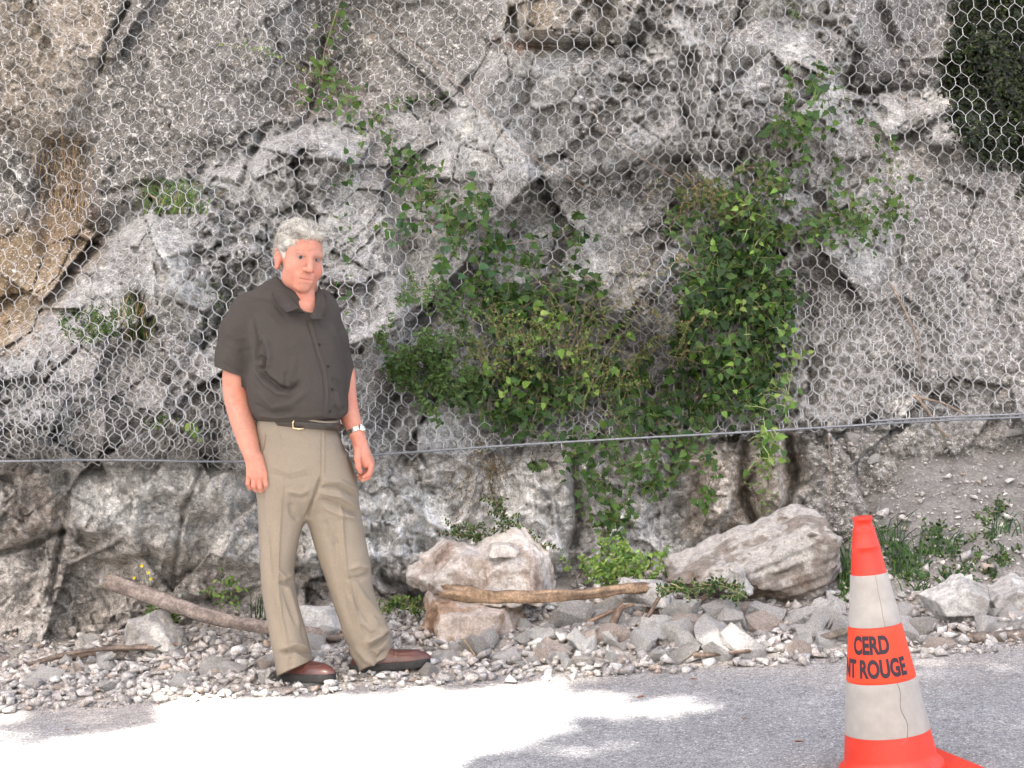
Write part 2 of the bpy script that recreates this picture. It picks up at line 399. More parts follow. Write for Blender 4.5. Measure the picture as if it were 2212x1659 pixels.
def baseY(u, v):
    """smooth interpolation of the coarse depth table"""
    def interp(u, v):
        iu = np.clip(np.searchsorted(CU, u)-1, 0, len(CU)-2); iv = np.clip(np.searchsorted(CV, v)-1, 0, len(CV)-2)
        a = np.array(CU, float); b = np.array(CV, float)
        tu = np.clip((u-a[iu])/(a[iu+1]-a[iu]), 0, 1); tv = np.clip((v-b[iv])/(b[iv+1]-b[iv]), 0, 1)
        return (CY[iv, iu]*(1-tu)*(1-tv)+CY[iv, iu+1]*tu*(1-tv)+CY[iv+1, iu]*(1-tu)*tv+CY[iv+1, iu+1]*tu*tv)
    r = 0
    for du, dv, w in ((0, 0, 4), (-70, 0, 2), (70, 0, 2), (0, -50, 2), (0, 50, 2), (-60, -45, 1), (60, -45, 1), (-60, 45, 1), (60, 45, 1)):
        r = r+w*interp(u+du, v+dv)
    return r/16
BLOCKS = [  # polygon in picture coordinates, forward amount (m), soft edge (px)
 ([(-80, 780), (60, 700), (200, 530), (330, 440), (430, 370), (540, 330), (570, 290), (700, 270), (800, 330), (860, 420), (900, 700), (800, 1000), (-80, 1000)], .22, 45),
 ([(1490, 330), (1495, 160), (1560, 60), (1680, 50), (1780, 95), (1825, 200), (1810, 290), (1700, 335)], .28, 70),
 ([(1110, -80), (1108, 40), (1135, 90), (1280, 100), (1315, 40), (1310, -80)], .28, 35),
 ([(940, 265), (1000, 215), (1040, 150), (1110, 120), (1200, 130), (1350, 100), (1480, 100), (1500, 330), (1200, 420), (1000, 380)], .16, 40),
 ([(1320, -80), (1330, 70), (1480, 120), (1560, 60), (1600, -80)], .14, 50),
 ([(1980, 330), (1983, 225), (2040, 187), (2110, 192), (2145, 250), (2130, 340)], .2, 40),
 ([(420, -80), (410, 200), (405, 320), (530, 345), (560, 250), (640, 200), (665, 80), (640, -80)], .16, 60),
 ([(-80, -80), (60, -80), (160, 60), (225, 110), (205, 200), (140, 300), (-80, 280)], .12, 50),
 ([(60, 420), (90, 300), (150, 280), (200, 330), (180, 480), (90, 560)], -.14, 30),
 ([(690, 60), (740, 0), (930, -20), (1050, 40), (1000, 180), (820, 230), (700, 200)], -.05, 40),
 ([(150, 1015), (500, 1005), (580, 1090), (600, 1250), (420, 1230), (130, 1140)], .10, 30),
 ([(-80, 990), (140, 1000), (128, 1140), (-80, 1190)], .07, 22),
 ([(-80, 1210), (130, 1160), (560, 1260), (600, 1330), (300, 1300), (60, 1380), (-80, 1330)], -.06, 30),
 ([(620, 1100), (760, 1010), (880, 1010), (930, 1100), (900, 1180), (980, 1220), (920, 1290), (800, 1230), (640, 1230)], .10, 30),
 ([(640, 1240), (800, 1240), (880, 1280), (915, 1330), (640, 1400)], .13, 35),
 ([(1105, 1110), (1110, 1030), (1180, 990), (1240, 1000), (1250, 1100), (1235, 1230), (1150, 1220)], .12, 30),
 ([(1250, 1090), (1330, 1050), (1450, 1080), (1450, 1250), (1260, 1260)], .05, 40),
 ([(1470, 970), (1590, 950), (1605, 1090), (1560, 1180), (1470, 1180)], .12, 30),
 ([(1615, 970), (1690, 950), (1712, 1040), (1690, 1115), (1640, 1100)], .15, 25),
 ([(1040, 380), (1130, 350), (1190, 400), (1170, 460), (1090, 470), (1040, 430)], .12, 25),
 ([(620, 290), (720, 290), (760, 350), (690, 420), (560, 400), (545, 330)], .1, 30),
 ([(190, 540), (330, 500), (420, 520), (410, 640), (250, 660), (150, 600)], .08, 30),
 ([(860, 500), (1000, 520), (1010, 640), (900, 700), (820, 600)], -.15, 60),
 ([(1020, 640), (1200, 600), (1450, 700), (1560, 560), (1700, 600), (1700, 850), (1560, 930), (1200, 930), (1000, 850)], -.28, 80),
 ([(1440, 940), (1480, 940), (1475, 1060), (1445, 1060)], -.2, 20),
 ([(1690, 1070), (1740, 1020), (1750, 960), (1700, 940)], -.1, 16),
]
CRACKS = [([(1602, 0), (1588, 49), (1574, 77), (1558, 120), (1555, 211), (1548, 257), (1527, 327)], 5, .10), ([(282, 7), (229, 106), (211, 158)], 6, .12),
 ([(-20, 1200), (60, 1178), (136, 1143)], 8, .16), ([(136, 1143), (118, 1230), (110, 1304)], 6, .08), ([(136, 1143), (150, 1080), (145, 1023)], 5, .06),
 ([(434, 1015), (400, 1090), (384, 1160), (376, 1263)], 5, .06), ([(136, 1150), (230, 1190), (330, 1210), (430, 1240)], 9, .06),
 ([(1240, 990), (1250, 1100), (1235, 1220)], 9, .14), ([(1610, 960), (1608, 1090), (1640, 1150)], 9, .16), ([(1700, 950), (1722, 1040), (1690, 1110)], 10, .18),
 ([(1110, 30), (1125, 95), (1200, 105), (1290, 100)], 9, .14), ([(700, 90), (690, 160), (670, 250), (600, 290)], 8, .10), ([(560, 290), (545, 340), (520, 400), (430, 380)], 8, .10),
 ([(1300, 200), (1400, 180), (1500, 205)], 6, .07), ([(1430, 340), (1530, 345), (1600, 360)], 9, .12), ([(1640, 560), (1700, 575), (1760, 620)], 8, .08),
 ([(1950, 800), (2000, 850), (2060, 880)], 12, .1), ([(640, 1230), (780, 1225), (880, 1275), (920, 1340)], 8, .10), ([(300, 640), (310, 700), (300, 760)], 9, .1),
 ([(225, 420), (300, 400), (420, 400)], 8, .08), ([(480, 560), (500, 640), (470, 720)], 10, .1), ([(1830, 190), (1900, 200), (1980, 190)], 6, .08),
 ([(1700, 30), (1800, 60), (1850, 110), (1830, 190)], 8, .09), ([(1900, 20), (1920, 60), (1930, 90)], 14, .12)]
SLABS = [[(-80, -80), (1060, -80), (1100, 60), (960, 230), (700, 255), (560, 280), (440, 370), (200, 500), (-80, 720)], [(1830, -80), (2400, -80), (2400, 330), (2140, 300), (2050, 190), (1850, 190)]]
SCREE = [[(1830, 220), (2000, 330), (2300, 330), (2300, 720), (2000, 560), (1850, 400)], [(1740, 600), (2300, 560), (2300, 900), (1760, 930)], [(1730, 940), (2300, 920), (2300, 1500), (1800, 1500), (1740, 1100)]]
def cliff_fields(u, v):
    x = (u-HX)/F*8.0; z = (HY-v)/F*8.0
    wx = x+.06*fbm(x*2.2, z*2.2, s=40, o=3); wz = z+.06*fbm(x*2.2+9, z*2.2, s=41, o=3)
    slab = np.clip(np.maximum.reduce([sstep(-15, 40, polydist(u, v, p)) for p in SLABS]), 0, 1)
    scree = np.clip(np.maximum.reduce([sstep(-25, 40, polydist(u+25*vnoise(x*3, z*3, s=77), v+25*vnoise(x*3+5, z*3, s=78), p)) for p in SCREE]), 0, 1)
    rough = (1-.84*slab)*(1-.75*scree)
    low = sstep(5, 40, v-cab_v(u))*(1-scree); bit = sstep(-.25, .3, fbm(x*1.7+4, z*1.7, s=43, o=3))*(1-.3*low)
    Y = baseY(u, v)
    jx = u+14*fbm(x*5, z*5, s=50, o=3); jy = v+14*fbm(x*5+4, z*5, s=51, o=3)
    for P, amp, e in BLOCKS:
        d = polydist(jx, jy, P); Y = Y-amp*sstep(-e*.25, e, d)
    # slanted bedding facets: rotate the coordinates
    ca, sa = math.cos(.75), math.sin(.75)
    rx, rz = wx*ca+wz*sa, -wx*sa+wz*ca
    h1, e1, c1 = facets(rx*1.7, rz*2.6, s=60, tilt=1.3); h2, e2, c2 = facets(rx*4.2+3, rz*6.5, s=70, tilt=1.3)
    h3, e3, c3 = facets(wx*14+7, wz*16, s=80, tilt=1.1); h4, e4, c4 = facets(wx*34, wz*36, s=90, tilt=1.2)
    Y = Y+rough*(.24*h1*(1-.55*low)+.12*h2*(1-.65*low)+(.012+.055*bit)*h3+(.006+.026*bit)*h4)+(1-rough)*(.05*h1+.010*h3+.006*h4)+slab*.10*fbm(x*3.2+.5*z, z*.7, s=98, o=3)
    Y = Y+rough*(.035*np.exp(-(e2/.03)**2)*(c2 > .74)*(1-.8*low)+.015*np.exp(-(e3/.08)**2)*(c3 > .6)*bit)
    Y = Y+rough*(.018+.022*bit+.05*low)*np.abs(fbm(wx*7, wz*7, s=95, o=4))*2+low*.045*fbm(wx*4, wz*5, s=97, o=5, g=.6)+.02*fbm(wx*10, wz*10, s=96, o=4)
    # embedded stones of the scree
    hs, es, cs = facets(wx*24+3, wz*26, s=101, tilt=.5)
    Y = Y-scree*(.026*np.clip(es*1.6, 0, 1)*(cs > .6)+.008*np.clip(es, 0, 1))
    ck = np.zeros_like(Y)
    for P, w, dep in CRACKS:
        d, t = linedist(jx*.5+u*.5, jy*.5+v*.5, P); g_ = np.exp(-(d/w)**2); Y = Y+dep*g_; ck = np.maximum(ck, g_)
    return Y, dict(slab=slab, scree=scree, rough=rough, c2=c2, c3=c3, c4=c4, e2=e2, e3=e3, x=wx, z=wz, cs=cs, es=es, c1=c1)
us = np.concatenate([np.linspace(-1600, -60, 90), np.arange(-55, 2270, 3.6), np.linspace(2280, 3800, 90)])
vs = np.concatenate([np.linspace(-2600, -60, 110), np.arange(-55, 1440, 3.6), np.linspace(1445, 1650, 12)])
U, Vv = np.meshgrid(us, vs)
YC, fl = cliff_fields(U, Vv)
P = np.stack([(U-HX)/F*YC, YC, CAMZ+(HY-Vv)/F*YC], -1)
def mixc(c, t, col): return c+(np.array(col)-c)*np.clip(t, 0, 1)[..., None]
c = np.tile(np.array([.42, .41, .40]), U.shape+(1,))
x_, z_ = fl['x'], fl['z']
n1 = fbm(x_*1.6, z_*1.6, s=120); n2 = fbm(x_*6, z_*6, s=121); n3 = fbm(x_*18, z_*18, s=122)
c = c*(1+.25*(fl['c2']-.5)+.16*(fl['c3']-.5)+.12*(fl['c4']-.5))[..., None]
c = mixc(c, sstep(.0, .35, n2)*.75*(1-fl['slab']), (.66, .65, .635))
c = mixc(c, sstep(.15, .5, -n2)*.55, (.26, .24, .22))
c = mixc(c, fl['slab']*.8, (.205, .193, .18))
c = mixc(c, fl['slab']*sstep(.05, .5, n2)*.5, (.32, .30, .275))
c = mixc(c, fl['scree']*.6, (.27, .25, .235)); c = mixc(c, fl['scree']*(fl['cs'] > .6)*sstep(.05, .25, fl['es'])*.7, (.46, .44, .42))
def reg(P, e=40): return sstep(-e, e, polydist(U+30*n2, Vv+30*n3, P))
c = mixc(c, reg([(-80, 500), (150, 470), (215, 500), (200, 560), (60, 750), (-80, 770)])*.9, (.36, .26, .15))
c = mixc(c, reg([(90, 300), (190, 290), (215, 470), (170, 560), (80, 560)])*.55, (.26, .175, .105))
c = mixc(c, reg([(1110, -80), (1112, 40), (1140, 90), (1200, 95), (1180, -80)], 25)*.7, (.46, .37, .25))
c = mixc(c, reg([(1180, -80), (1200, 90), (1290, 100), (1400, 20), (1400, -80)], 25)*.6, (.52, .47, .41))
c = mixc(c, reg([(-80, 1200), (150, 1150), (560, 1210), (640, 1330), (600, 1500), (-80, 1500)], 50)*.6, (.27, .23, .195))  # brown undercut rock, its shade put in as a darker tone
c = mixc(c, reg([(0, 1000), (60, 1000), (140, 1130), (0, 1190)], 30)*.5, (.36, .28, .23))
c = mixc(c, reg([(150, 1005), (530, 1005), (560, 1060), (300, 1070), (170, 1080)], 30)*.55, (.47, .45, .43))
c = mixc(c, reg([(640, 1240), (800, 1240), (880, 1280), (915, 1330), (640, 1400)], 15)*.75, (.20, .17, .15))
c = mixc(c, reg([(1480, 960), (1720, 940), (1700, 1110), (1480, 1180)], 25)*.6, (.30, .23, .17))
c = mixc(c, reg([(1740, 930), (2300, 900), (2300, 1400), (1760, 1400)], 40)*.8, (.20, .19, .178))
c = mixc(c, reg([(1060, 90), (1130, 85), (1200, 105), (1160, 125)], 15)*.7, (.28, .12, .06))
c = mixc(c, reg([(620, 100), (720, 120), (800, 230), (700, 260), (600, 230)], 30)*.5, (.22, .17, .12))
c = mixc(c, reg([(90, 700), (330, 680), (520, 780), (500, 960), (100, 960)], 60)*.35*sstep(-.2, .4, n2), (.23, .16, .12))
c = mixc(c, reg([(430, 0), (650, 0), (640, 180), (560, 260), (430, 330)], 30)*.55, (.36, .35, .345))
c = mixc(c, reg([(-50, 0), (250, -50), (200, 200), (110, 300), (-50, 300)], 30)*.6, (.42, .35, .275))
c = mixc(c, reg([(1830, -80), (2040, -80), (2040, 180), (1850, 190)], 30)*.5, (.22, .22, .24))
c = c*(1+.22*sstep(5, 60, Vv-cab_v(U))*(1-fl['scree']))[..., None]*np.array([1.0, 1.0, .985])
stk = fbm(x_*7+.8*z_, z_*.9, s=130, o=4); c = c*(1+.45*fl['slab']*stk)[..., None]; c = c*(1+.28*fbm(x_*.9, z_*.9, s=131, o=2))[..., None]
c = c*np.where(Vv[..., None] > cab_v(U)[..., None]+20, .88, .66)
c = mixc(c, reg([(2060, -80), (2500, -80), (2500, 360), (2190, 350), (2120, 200), (2050, 190)], 25)*.9, (.045, .05, .03))  # shade behind the evergreen put into a near-black rock colour
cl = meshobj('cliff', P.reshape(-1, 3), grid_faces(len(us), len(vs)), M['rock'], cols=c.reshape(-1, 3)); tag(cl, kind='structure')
_ci = (us[None, :], vs)
def cliffY(u, v):
    """actual cliff depth at picture coordinates (nearest sample of the built mesh)"""
    iu = np.clip(np.searchsorted(us, u), 0, len(us)-1); iv = np.clip(np.searchsorted(vs, v), 0, len(vs)-1)
    return YC[iv, iu]
# smooth front envelope of the cliff for the netting
env = YC.copy()
def blur(A, ku, kv):
    k = np.hanning(ku*2+3)[1:-1]; k /= k.sum(); B = np.apply_along_axis(lambda r: np.convolve(np.pad(r, ku, 'edge'), k, 'valid'), 1, A)
    k = np.hanning(kv*2+3)[1:-1]; k /= k.sum(); return np.apply_along_axis(lambda r: np.convolve(np.pad(r, kv, 'edge'), k, 'valid'), 0, B)
from numpy.lib.stride_tricks import sliding_window_view
def minf(A, n):
    B = sliding_window_view(np.pad(A, ((0, 0), (n, n)), 'edge'), 2*n+1, axis=1).min(-1)
    return sliding_window_view(np.pad(B, ((n, n), (0, 0)), 'edge'), 2*n+1, axis=0).min(-1)
env = blur(minf(env, 9), 20, 20)
def netY(u, v):
    iu = np.clip(np.searchsorted(us, u), 0, len(us)-1); iv = np.clip(np.searchsorted(vs, v), 0, len(vs)-1)
    return np.minimum(env[iv, iu]-.015, 8.9)

# ---------------------------------------------------------------- wire netting
def netting(seed, name, v_top, label, du=0.0, dv=0.0, off=0.0, tilt=0.0, drop=0, scale=1.0, u0=-500, u1=2800, region=None):
    w, rp = 29.5*scale, 27.0*scale
    nc, nr = int((u1-u0)/w), int((1330-v_top)/rp)+2
    VV = []; E = []; idx = {}
    def node(c, r, lowup):
        # two nodes per hexagon row step: vertical twisted link between (lowup 0) top and (1) bottom
        key = (c, r, lowup)
        if key not in idx:
            uu = u0+(c+.5*(r % 2))*w; vv = v_top+r*rp+(lowup*.55-.275)*rp
            idx[key] = len(VV); VV.append((uu, vv))
        return idx[key]
    for r in range(nr):
        for c in range(nc):
            a = node(c, r, 0); b = node(c, r, 1); E.append((a, b, 1))
            s_ = r % 2
            E.append((b, node(c-1+s_, r+1, 0), 0)) if c-1+s_ >= 0 else None
            E.append((b, node(c+s_, r+1, 0), 0))
    A = np.array(VV); uu, vv = A[:, 0], A[:, 1]
    vb = cab_v(uu)
    # the sheet hangs slightly askew: rows rise to the right, columns run down to the right
    vb = cab_v(uu)
    gu = np.linspace(-900, 3300, 200); gk = np.interp(gu, [-300, 200, 700, 1500, 2300], [.19, .19, .13, .08, .10])+tilt
    gi = np.cumsum(gk)*(gu[1]-gu[0]); gi -= np.interp(1106, gu, gi)
    k = np.interp(uu, gu, gk)
    u2 = uu+k*(vv-900)+du+8*vnoise(uu/160, vv/160, s=seed)+1.4*vnoise(uu/60, vv/60, s=seed+1)
    v2 = vv-np.interp(uu, gu, gi)+dv+8*vnoise(uu/150+3, vv/150, s=seed+2)+1.4*vnoise(uu/50+3, vv/50, s=seed+3)
    pin = np.exp(-((u2-1500)/190)**2-((v2-160)/260)**2); u2 = u2-.42*(u2-1500)*pin
    Yn = netY(u2, v2)+off+.02*vnoise(uu/90, vv/70, s=seed+4)
    Yn = np.where(v2 > 850, np.minimum(Yn, np.interp(v2, [850, 1000], [9, 7.36])), Yn)
    P3 = np.stack([(u2-HX)/F*Yn, Yn, CAMZ+(HY-v2)/F*Yn], 1)
    keep = (v2 < cab_v(u2)+12+10*vnoise(u2/40, u2*0, s=seed+8))
    if region is not None: keep &= region(u2, v2)
    E = [e for e in E if keep[e[0]] and keep[e[1]]]
    a = P3[[e[0] for e in E]]; b = P3[[e[1] for e in E]]; tw = np.array([e[2] for e in E])
    # tube: 3 sections so wires bow a little, 4 sides
    r = np.where(tw == 1, .0023, .0015)[:, None]
    T = b-a; T /= np.linalg.norm(T, axis=1, keepdims=True)+1e-9
    s1 = np.cross(T, [0, 1, 0]); s1 /= np.linalg.norm(s1, axis=1, keepdims=True)+1e-9; s2 = np.cross(T, s1)
    rings = [];
    mid = (a+b)/2+RNG.normal(0, .0022, a.shape)
    for pt in (a, mid, b):
        for q in range(4):
            th = math.pi/2*q+.4; rings.append(pt+r*(math.cos(th)*s1+math.sin(th)*s2))
    V = np.stack(rings, 1); m = len(E); base = (np.arange(m)*12)[:, None]
    fc = [[0+q, 0+(q+1) % 4, 4+(q+1) % 4, 4+q] for q in range(4)]+[[4+q, 4+(q+1) % 4, 8+(q+1) % 4, 8+q] for q in range(4)]
    Q = np.concatenate([base+np.array(f)[None] for f in fc])
    o = meshobj(name, V.reshape(-1, 3), Q, M['wire'])
    return o
nt_ = empty('rockfall_netting', tuple(W(1106, 950, 7.4))); tag(nt_, 'large sheet of hexagonal grey wire netting draped over the whole rock face above the man', 'wire netting', 'wire nettings on the rock')
n1_ = netting(300, 'wire_mesh', -700, ''); n1_.parent = nt_; n1_.location = -nt_.location
mb = MB(); uu = np.linspace(-880, 3080, 300); Yk = np.minimum(netY(uu, cab_v(uu)), 7.37)-.012
pts = np.stack([(uu-HX)/F*Yk, Yk, CAMZ+(HY-cab_v(uu))/F*Yk], 1)
mb.tube(pts, .0048, 8); ob = mb.build('cable', M['cable'], nt_)
nt2 = empty('rockfall_netting', tuple(W(1106, 960, 7.4))); tag(nt2, 'second overlapping layer of hexagonal wire netting low on the rock just above the cable', 'wire netting', 'wire nettings on the rock')
n2_ = netting(340, 'wire_mesh', 300, '', du=13, dv=9, off=.03, tilt=-.07, scale=1.0,
   region=lambda u, v: (((v > 735+25*np.sin(u/50)) & (u < 1100)) | ((u >= 1100) & (v > 560+60*np.sin(u/90)+.12*abs(u-1700)) & (u < 2100))) )
n2_.parent = nt2; n2_.location = -nt2.location
mb = MB(); uu = np.linspace(1880, 3080, 100); Yk = np.minimum(netY(uu, cab_v(uu)), 7.37)-.022
pts = np.stack([(uu-HX)/F*Yk, Yk, CAMZ+(HY-cab_v(uu)+7)/F*Yk], 1); mb.tube(pts, .0045, 8); mb.build('cable', M['cable'], nt2)
# ---------------------------------------------------------------- unseen trees added to shade the place, leaf gaps cut for sun patches
PATCH = [[(-400, 1615), (0, 1612), (190, 1597), (320, 1580), (335, 1560), (310, 1535), (350, 1518), (450, 1514), (560, 1516), (600, 1524), (700, 1510), (860, 1502), (1080, 1493), (1180, 1496),
          (1235, 1512), (1400, 1522), (1500, 1538), (1540, 1548), (1400, 1566), (1255, 1585), (1270, 1600), (1200, 1622), (1120, 1645), (1000, 1670), (700, 2000), (300, 2300), (-600, 2300)]]
SOFT = [([(-100, 1548), (60, 1555), (100, 1575), (60, 1598), (-100, 1600)], .8), ([(1130, 1476), (1200, 1458), (1350, 1460), (1400, 1478), (1200, 1490)], .55),
        ([(1450, 1425), (1560, 1415), (1690, 1425), (1640, 1442), (1480, 1445)], .55), ([(1480, 1530), (1700, 1538), (1900, 1560), (1800, 1575), (1560, 1580), (1440, 1570)], .5),
        ([(1980, 1535), (2080, 1540), (2060, 1556), (1980, 1556)], .5), ([(1240, 1640), (1420, 1640), (1400, 1659), (1230, 1659)], .4), ([(1950, 1462), (2240, 1458), (2240, 1475), (1980, 1472)], .3),
        ([(200, 1540), (240, 1535), (600, 1440), (560, 1465), (250, 1530)], .12), ([(1050, 1300), (1180, 1255), (1300, 1250), (1330, 1330), (1200, 1370), (1080, 1350)], .30),
        ([(1100, 1400), (1250, 1390), (1300, 1430), (1150, 1440)], .25), ([(1260, 1190), (1440, 1190), (1440, 1280), (1240, 1280)], .35),
        ([(900, 1240), (980, 1220), (1010, 1270), (940, 1300)], .22), ([(1420, 1190), (1480, 1150), (1500, 1180), (1430, 1250)], .2), ([(1640, 1090), (1760, 1080), (1830, 1140), (1800, 1220), (1700, 1120)], .16),
        ([(-200, -100), (260, -100), (200, 250), (160, 300), (60, 200), (-200, 400)], .03), ([(-200, 560), (60, 540), (120, 620), (40, 760), (-200, 800)], .05),
        ([(-100, 1420), (300, 1440), (500, 1470), (300, 1500), (-100, 1520)], .05), ([(1500, 1060), (1560, 1040), (1560, 1180), (1480, 1180)], .12)]
def canopy():  # leaf layer out of view, opened where sun patches should land
    sp = .084; L = []
    for lay in range(3):
        gx, gy = np.meshgrid(np.arange(-7.6, 3.8, sp)+lay*.03, np.arange(-7.4, 5.6, sp)+lay*.04)
        gx = gx+RNG.uniform(-.03, .03, gx.shape); gy = gy+RNG.uniform(-.03, .03, gy.shape)
        zz = 10.6+.5*fbm(gx*.5, gy*.5, s=400)+lay*.28+RNG.uniform(-.1, .1, gx.shape)-.03*(gy-1)**2*.3
        L.append(np.stack([gx, gy, zz], -1).reshape(-1, 3))
    P = np.concatenate(L)
    S = np.array(SUNV); hit = np.zeros(len(P), bool); U_ = np.zeros(len(P)); V_ = np.full(len(P), -9999.0)
    for t in np.arange(2, 15, .07):
        q = P-S[None]*t
        yc = np.interp(q[:, 2], [0, .7, 1.5, 3, 4.2, 8], [7.3, 7.45, 7.75, 8.8, 9.5, 11])
        g_ = np.where(q[:, 1] > 6.3, gz(q[:, 0], q[:, 1]), road_z(q[:, 0]))
        h = (~hit) & ((q[:, 2] <= g_) | (q[:, 1] > yc))
        if h.any():
            u, v = proj(q[h]); U_[h] = u; V_[h] = v; hit |= h
    drop = np.zeros(len(P), bool); rnd = RNG.random(len(P))
    ju = U_+14*vnoise(U_/40, V_/12, s=410); jv = V_+4*vnoise(U_/30, V_/9, s=411)
    sizes = np.where(V_ < 1380, 10, 6)
    for p in PATCH: drop |= polydist(ju, jv, p) > -1
    for p, pr in SOFT:
        cl_ = .5+.5*vnoise(U_/45, V_/18, s=412)
        drop |= (polydist(ju, jv, p) > -4) & (rnd < (pr+(.26 if p[0][1] > 1400 else .12))*(.35+cl_)) if pr > 0 else False
    return P[~drop], drop
CP, _dr = canopy()
n = len(CP)
ang = RNG.uniform(0, 6.283, n); tl = RNG.normal(0, .28, (n, 2)); sz = RNG.uniform(.8, 1.15, n)[:, None]
a = np.stack([np.cos(ang), np.sin(ang), tl[:, 0]], 1)*.092*sz; b = np.stack([-np.sin(ang), np.cos(ang), tl[:, 1]], 1)*.062*sz
CV_ = np.stack([CP-a, CP-b*.9-a*.1, CP+a, CP+b*.9-a*.1], 1)
M['bark'] = mat('bark', col=(.12, .10, .08), rough=.95, noise=[(15, .6, 1.3)], bump=[(30, .8, .02)])
M['canopy_leaf'] = mat('canopy_leaf', col=(.05, .09, .025), rough=.6, noise=[(3, .6, 1.4)])
edges = [(-99, -4.2, -6.4, 'unseen roadside tree added for shade, leafy crown overhanging the left of the road'), (-4.2, 1.4, -1.6, 'unseen roadside tree added for shade, leafy crown arching over the middle of the road'), (1.4, 99, 4.4, 'unseen roadside tree added for shade, leafy crown overhanging the right of the road')]
for (x0, x1, xt, lab) in edges:
    bx = CP[:, 0]+.5*vnoise(CP[:, 1]*.8, CP[:, 2], s=420)
    m = (bx >= x0) & (bx < x1)
    r = empty('unseen_shade_tree', (xt, -9.5, float(road_z(xt)))); tag(r, lab, 'tree', 'unseen shade trees added behind the camera')
    q = np.arange(m.sum()*4).reshape(-1, 4)
    meshobj('crown', CV_[m].reshape(-1, 3), q, M['canopy_leaf'], r, smooth=False)
    mb = MB(); b0 = np.array([xt, -9.5, float(road_z(xt))-.1]); top = b0+[.1, 1.2, 10.2]
    mb.tube([b0, b0+[.02, .1, 2.5], b0+[-.05, .3, 5.2], b0+[.05, .7, 7.8], top], [.30, .24, .20, .16, .09], 12, wob=.1)
    c = CP[m].mean(0)
    for k in range(7):
        cm = CP[m & (CP[:, 1] < -4.5)]; e = cm[RNG.integers(len(cm))]+[0, 0, .3]; s0 = b0+(top-b0)*(.6+.05*k)
        mid = (s0+e)/2+[0, 0, .7]; mb.tube([s0, (s0+mid)/2+[0, 0, .2], mid, (mid+e)/2+[0, 0, .1], e], [.07, .055, .04, .025, .01], 8)
    mb.build('trunk', M['bark'], r)
# ---------------------------------------------------------------- the man
YM = 6.47
def Wp(px, py, dy=0.0): return W(px, py, YM+dy)
def Rp(px): return px/F*YM            # pixels to metres at the man's distance
def stroke(V, N, strokes, vis=True):
    """folds: (polyline px, width px, height m) displaces vertices facing the camera along their normals"""
    u, v = proj(V); face = np.clip(-N[:, 1]*2.5+.1, 0, 1) if vis else np.ones(len(V))
    D = np.zeros(len(V))
    for Pl, w, amp in strokes:
        d, t = linedist(u, v, Pl); tp = np.clip(np.minimum(t, 1-t)*5+.25, 0, 1)
        D += amp*1.3*np.exp(-(d/w)**2)*tp
    return V+N*(D*face)[:, None]
def skin_cols(V):
    u, v = proj(V)
    n = fbm(V[:, 0]*22, V[:, 1]*22, V[:, 2]*22, s=500, o=3); n2 = fbm(V[:, 0]*60, V[:, 1]*60, V[:, 2]*60, s=501, o=3)
    c = np.tile(np.array([.49, .225, .16]), (len(V), 1))*(1+.10*n[:, None]+.10*n2[:, None])*np.array([1, 1, 1])
    c = c*(1-np.array([.02, .22, .25])*np.clip(n*1.5, 0, 1)[:, None])
    def dab(x, y, rx, ry, col, a):
        nonlocal c
        g_ = a*np.exp(-((u-x)/rx)**2-((v-y)/ry)**2); c = c+(np.array(col)-c)*g_[:, None]
    # ruddy places
    for x, y, rx, ry, a in ((640, 590, 16, 14, .35), (690, 585, 7, 12, .35), (675, 583, 6, 6, .45), (600, 570, 7, 20, .6), (665, 532, 25, 8, .2), (640, 640, 20, 16, .4), (553, 1045, 25, 18, .4), (792, 1015, 18, 22, .4)):
        dab(x, y, rx, ry, (.56, .19, .14), a)
    dab(667, 600, 12, 2.2, (.42, .15, .13), .7); dab(667, 604, 9, 2.5, (.58, .24, .20), .4)     # mouth
    for x, y in ((653, 557), (686, 561)): dab(x, y, 11, 5, (.36, .15, .11), .65); dab(x, y-2, 9, 1.3, (.14, .06, .05), .7)  # eye socket shade painted into the skin, dark line at the lid
    dab(650, 546, 11, 2.0, (.36, .25, .19), .6); dab(689, 550, 8, 2.0, (.34, .23, .18), .6); dab(660, 566, 26, 3, (.46, .18, .14), .35)   # grey brows
    dab(667, 589.5, 3, 1.6, (.30, .10, .08), .6); dab(679, 590, 2.2, 1.4, (.30, .10, .08), .6)
    dab(603, 568, 3.5, 10, (.42, .16, .13), .6)
    return np.clip(c, 0, 1)
M['skin'] = mat('skin', attr=True, rough=.55, spec=.35, noise=[(180, .93, 1.07)], bump=[(220, .15, .002)], sss=.25)
M['hair'] = mat('hair', attr=True, rough=.6, spec=.3, noise=[(60, .85, 1.1)])
M['shirt'] = mat('shirt', col=(.052, .044, .039), rough=.85, spec=.25, noise=[(6, .92, 1.08), (150, .92, 1.08)], bump=[(9, .25, .02), (400, .2, .001)])
M['trousers'] = mat('trousers', col=(.232, .194, .150), rough=.85, spec=.2, noise=[(5, .94, 1.06), (200, .93, 1.07)], bump=[(8, .22, .02), (450, .2, .001)])
M['belt'] = mat('belt', col=(.035, .026, .02), rough=.45, noise=[(60, .7, 1.3)], spec=.5)
M['brass'] = mat('brass', col=(.75, .6, .38), rough=.28, metal=1.0)
M['steel'] = mat('steel', col=(.75, .74, .70), rough=.25, metal=1.0)
M['shoe'] = mat('shoe', col=(.075, .024, .018), rough=.42, spec=.5, noise=[(25, .8, 1.25)], bump=[(90, .15, .002)], coat=.3)
M['sole'] = mat('sole', col=(.03, .029, .028), rough=.8, noise=[(60, .8, 1.3)])
M['dark'] = mat('dark', col=(.012, .011, .01), rough=.7)
M['eye'] = mat('eye', col=(.24, .17, .15), rough=.25, spec=.5)
M['iris'] = mat('iris', col=(.03, .032, .035), rough=.2, spec=.5)
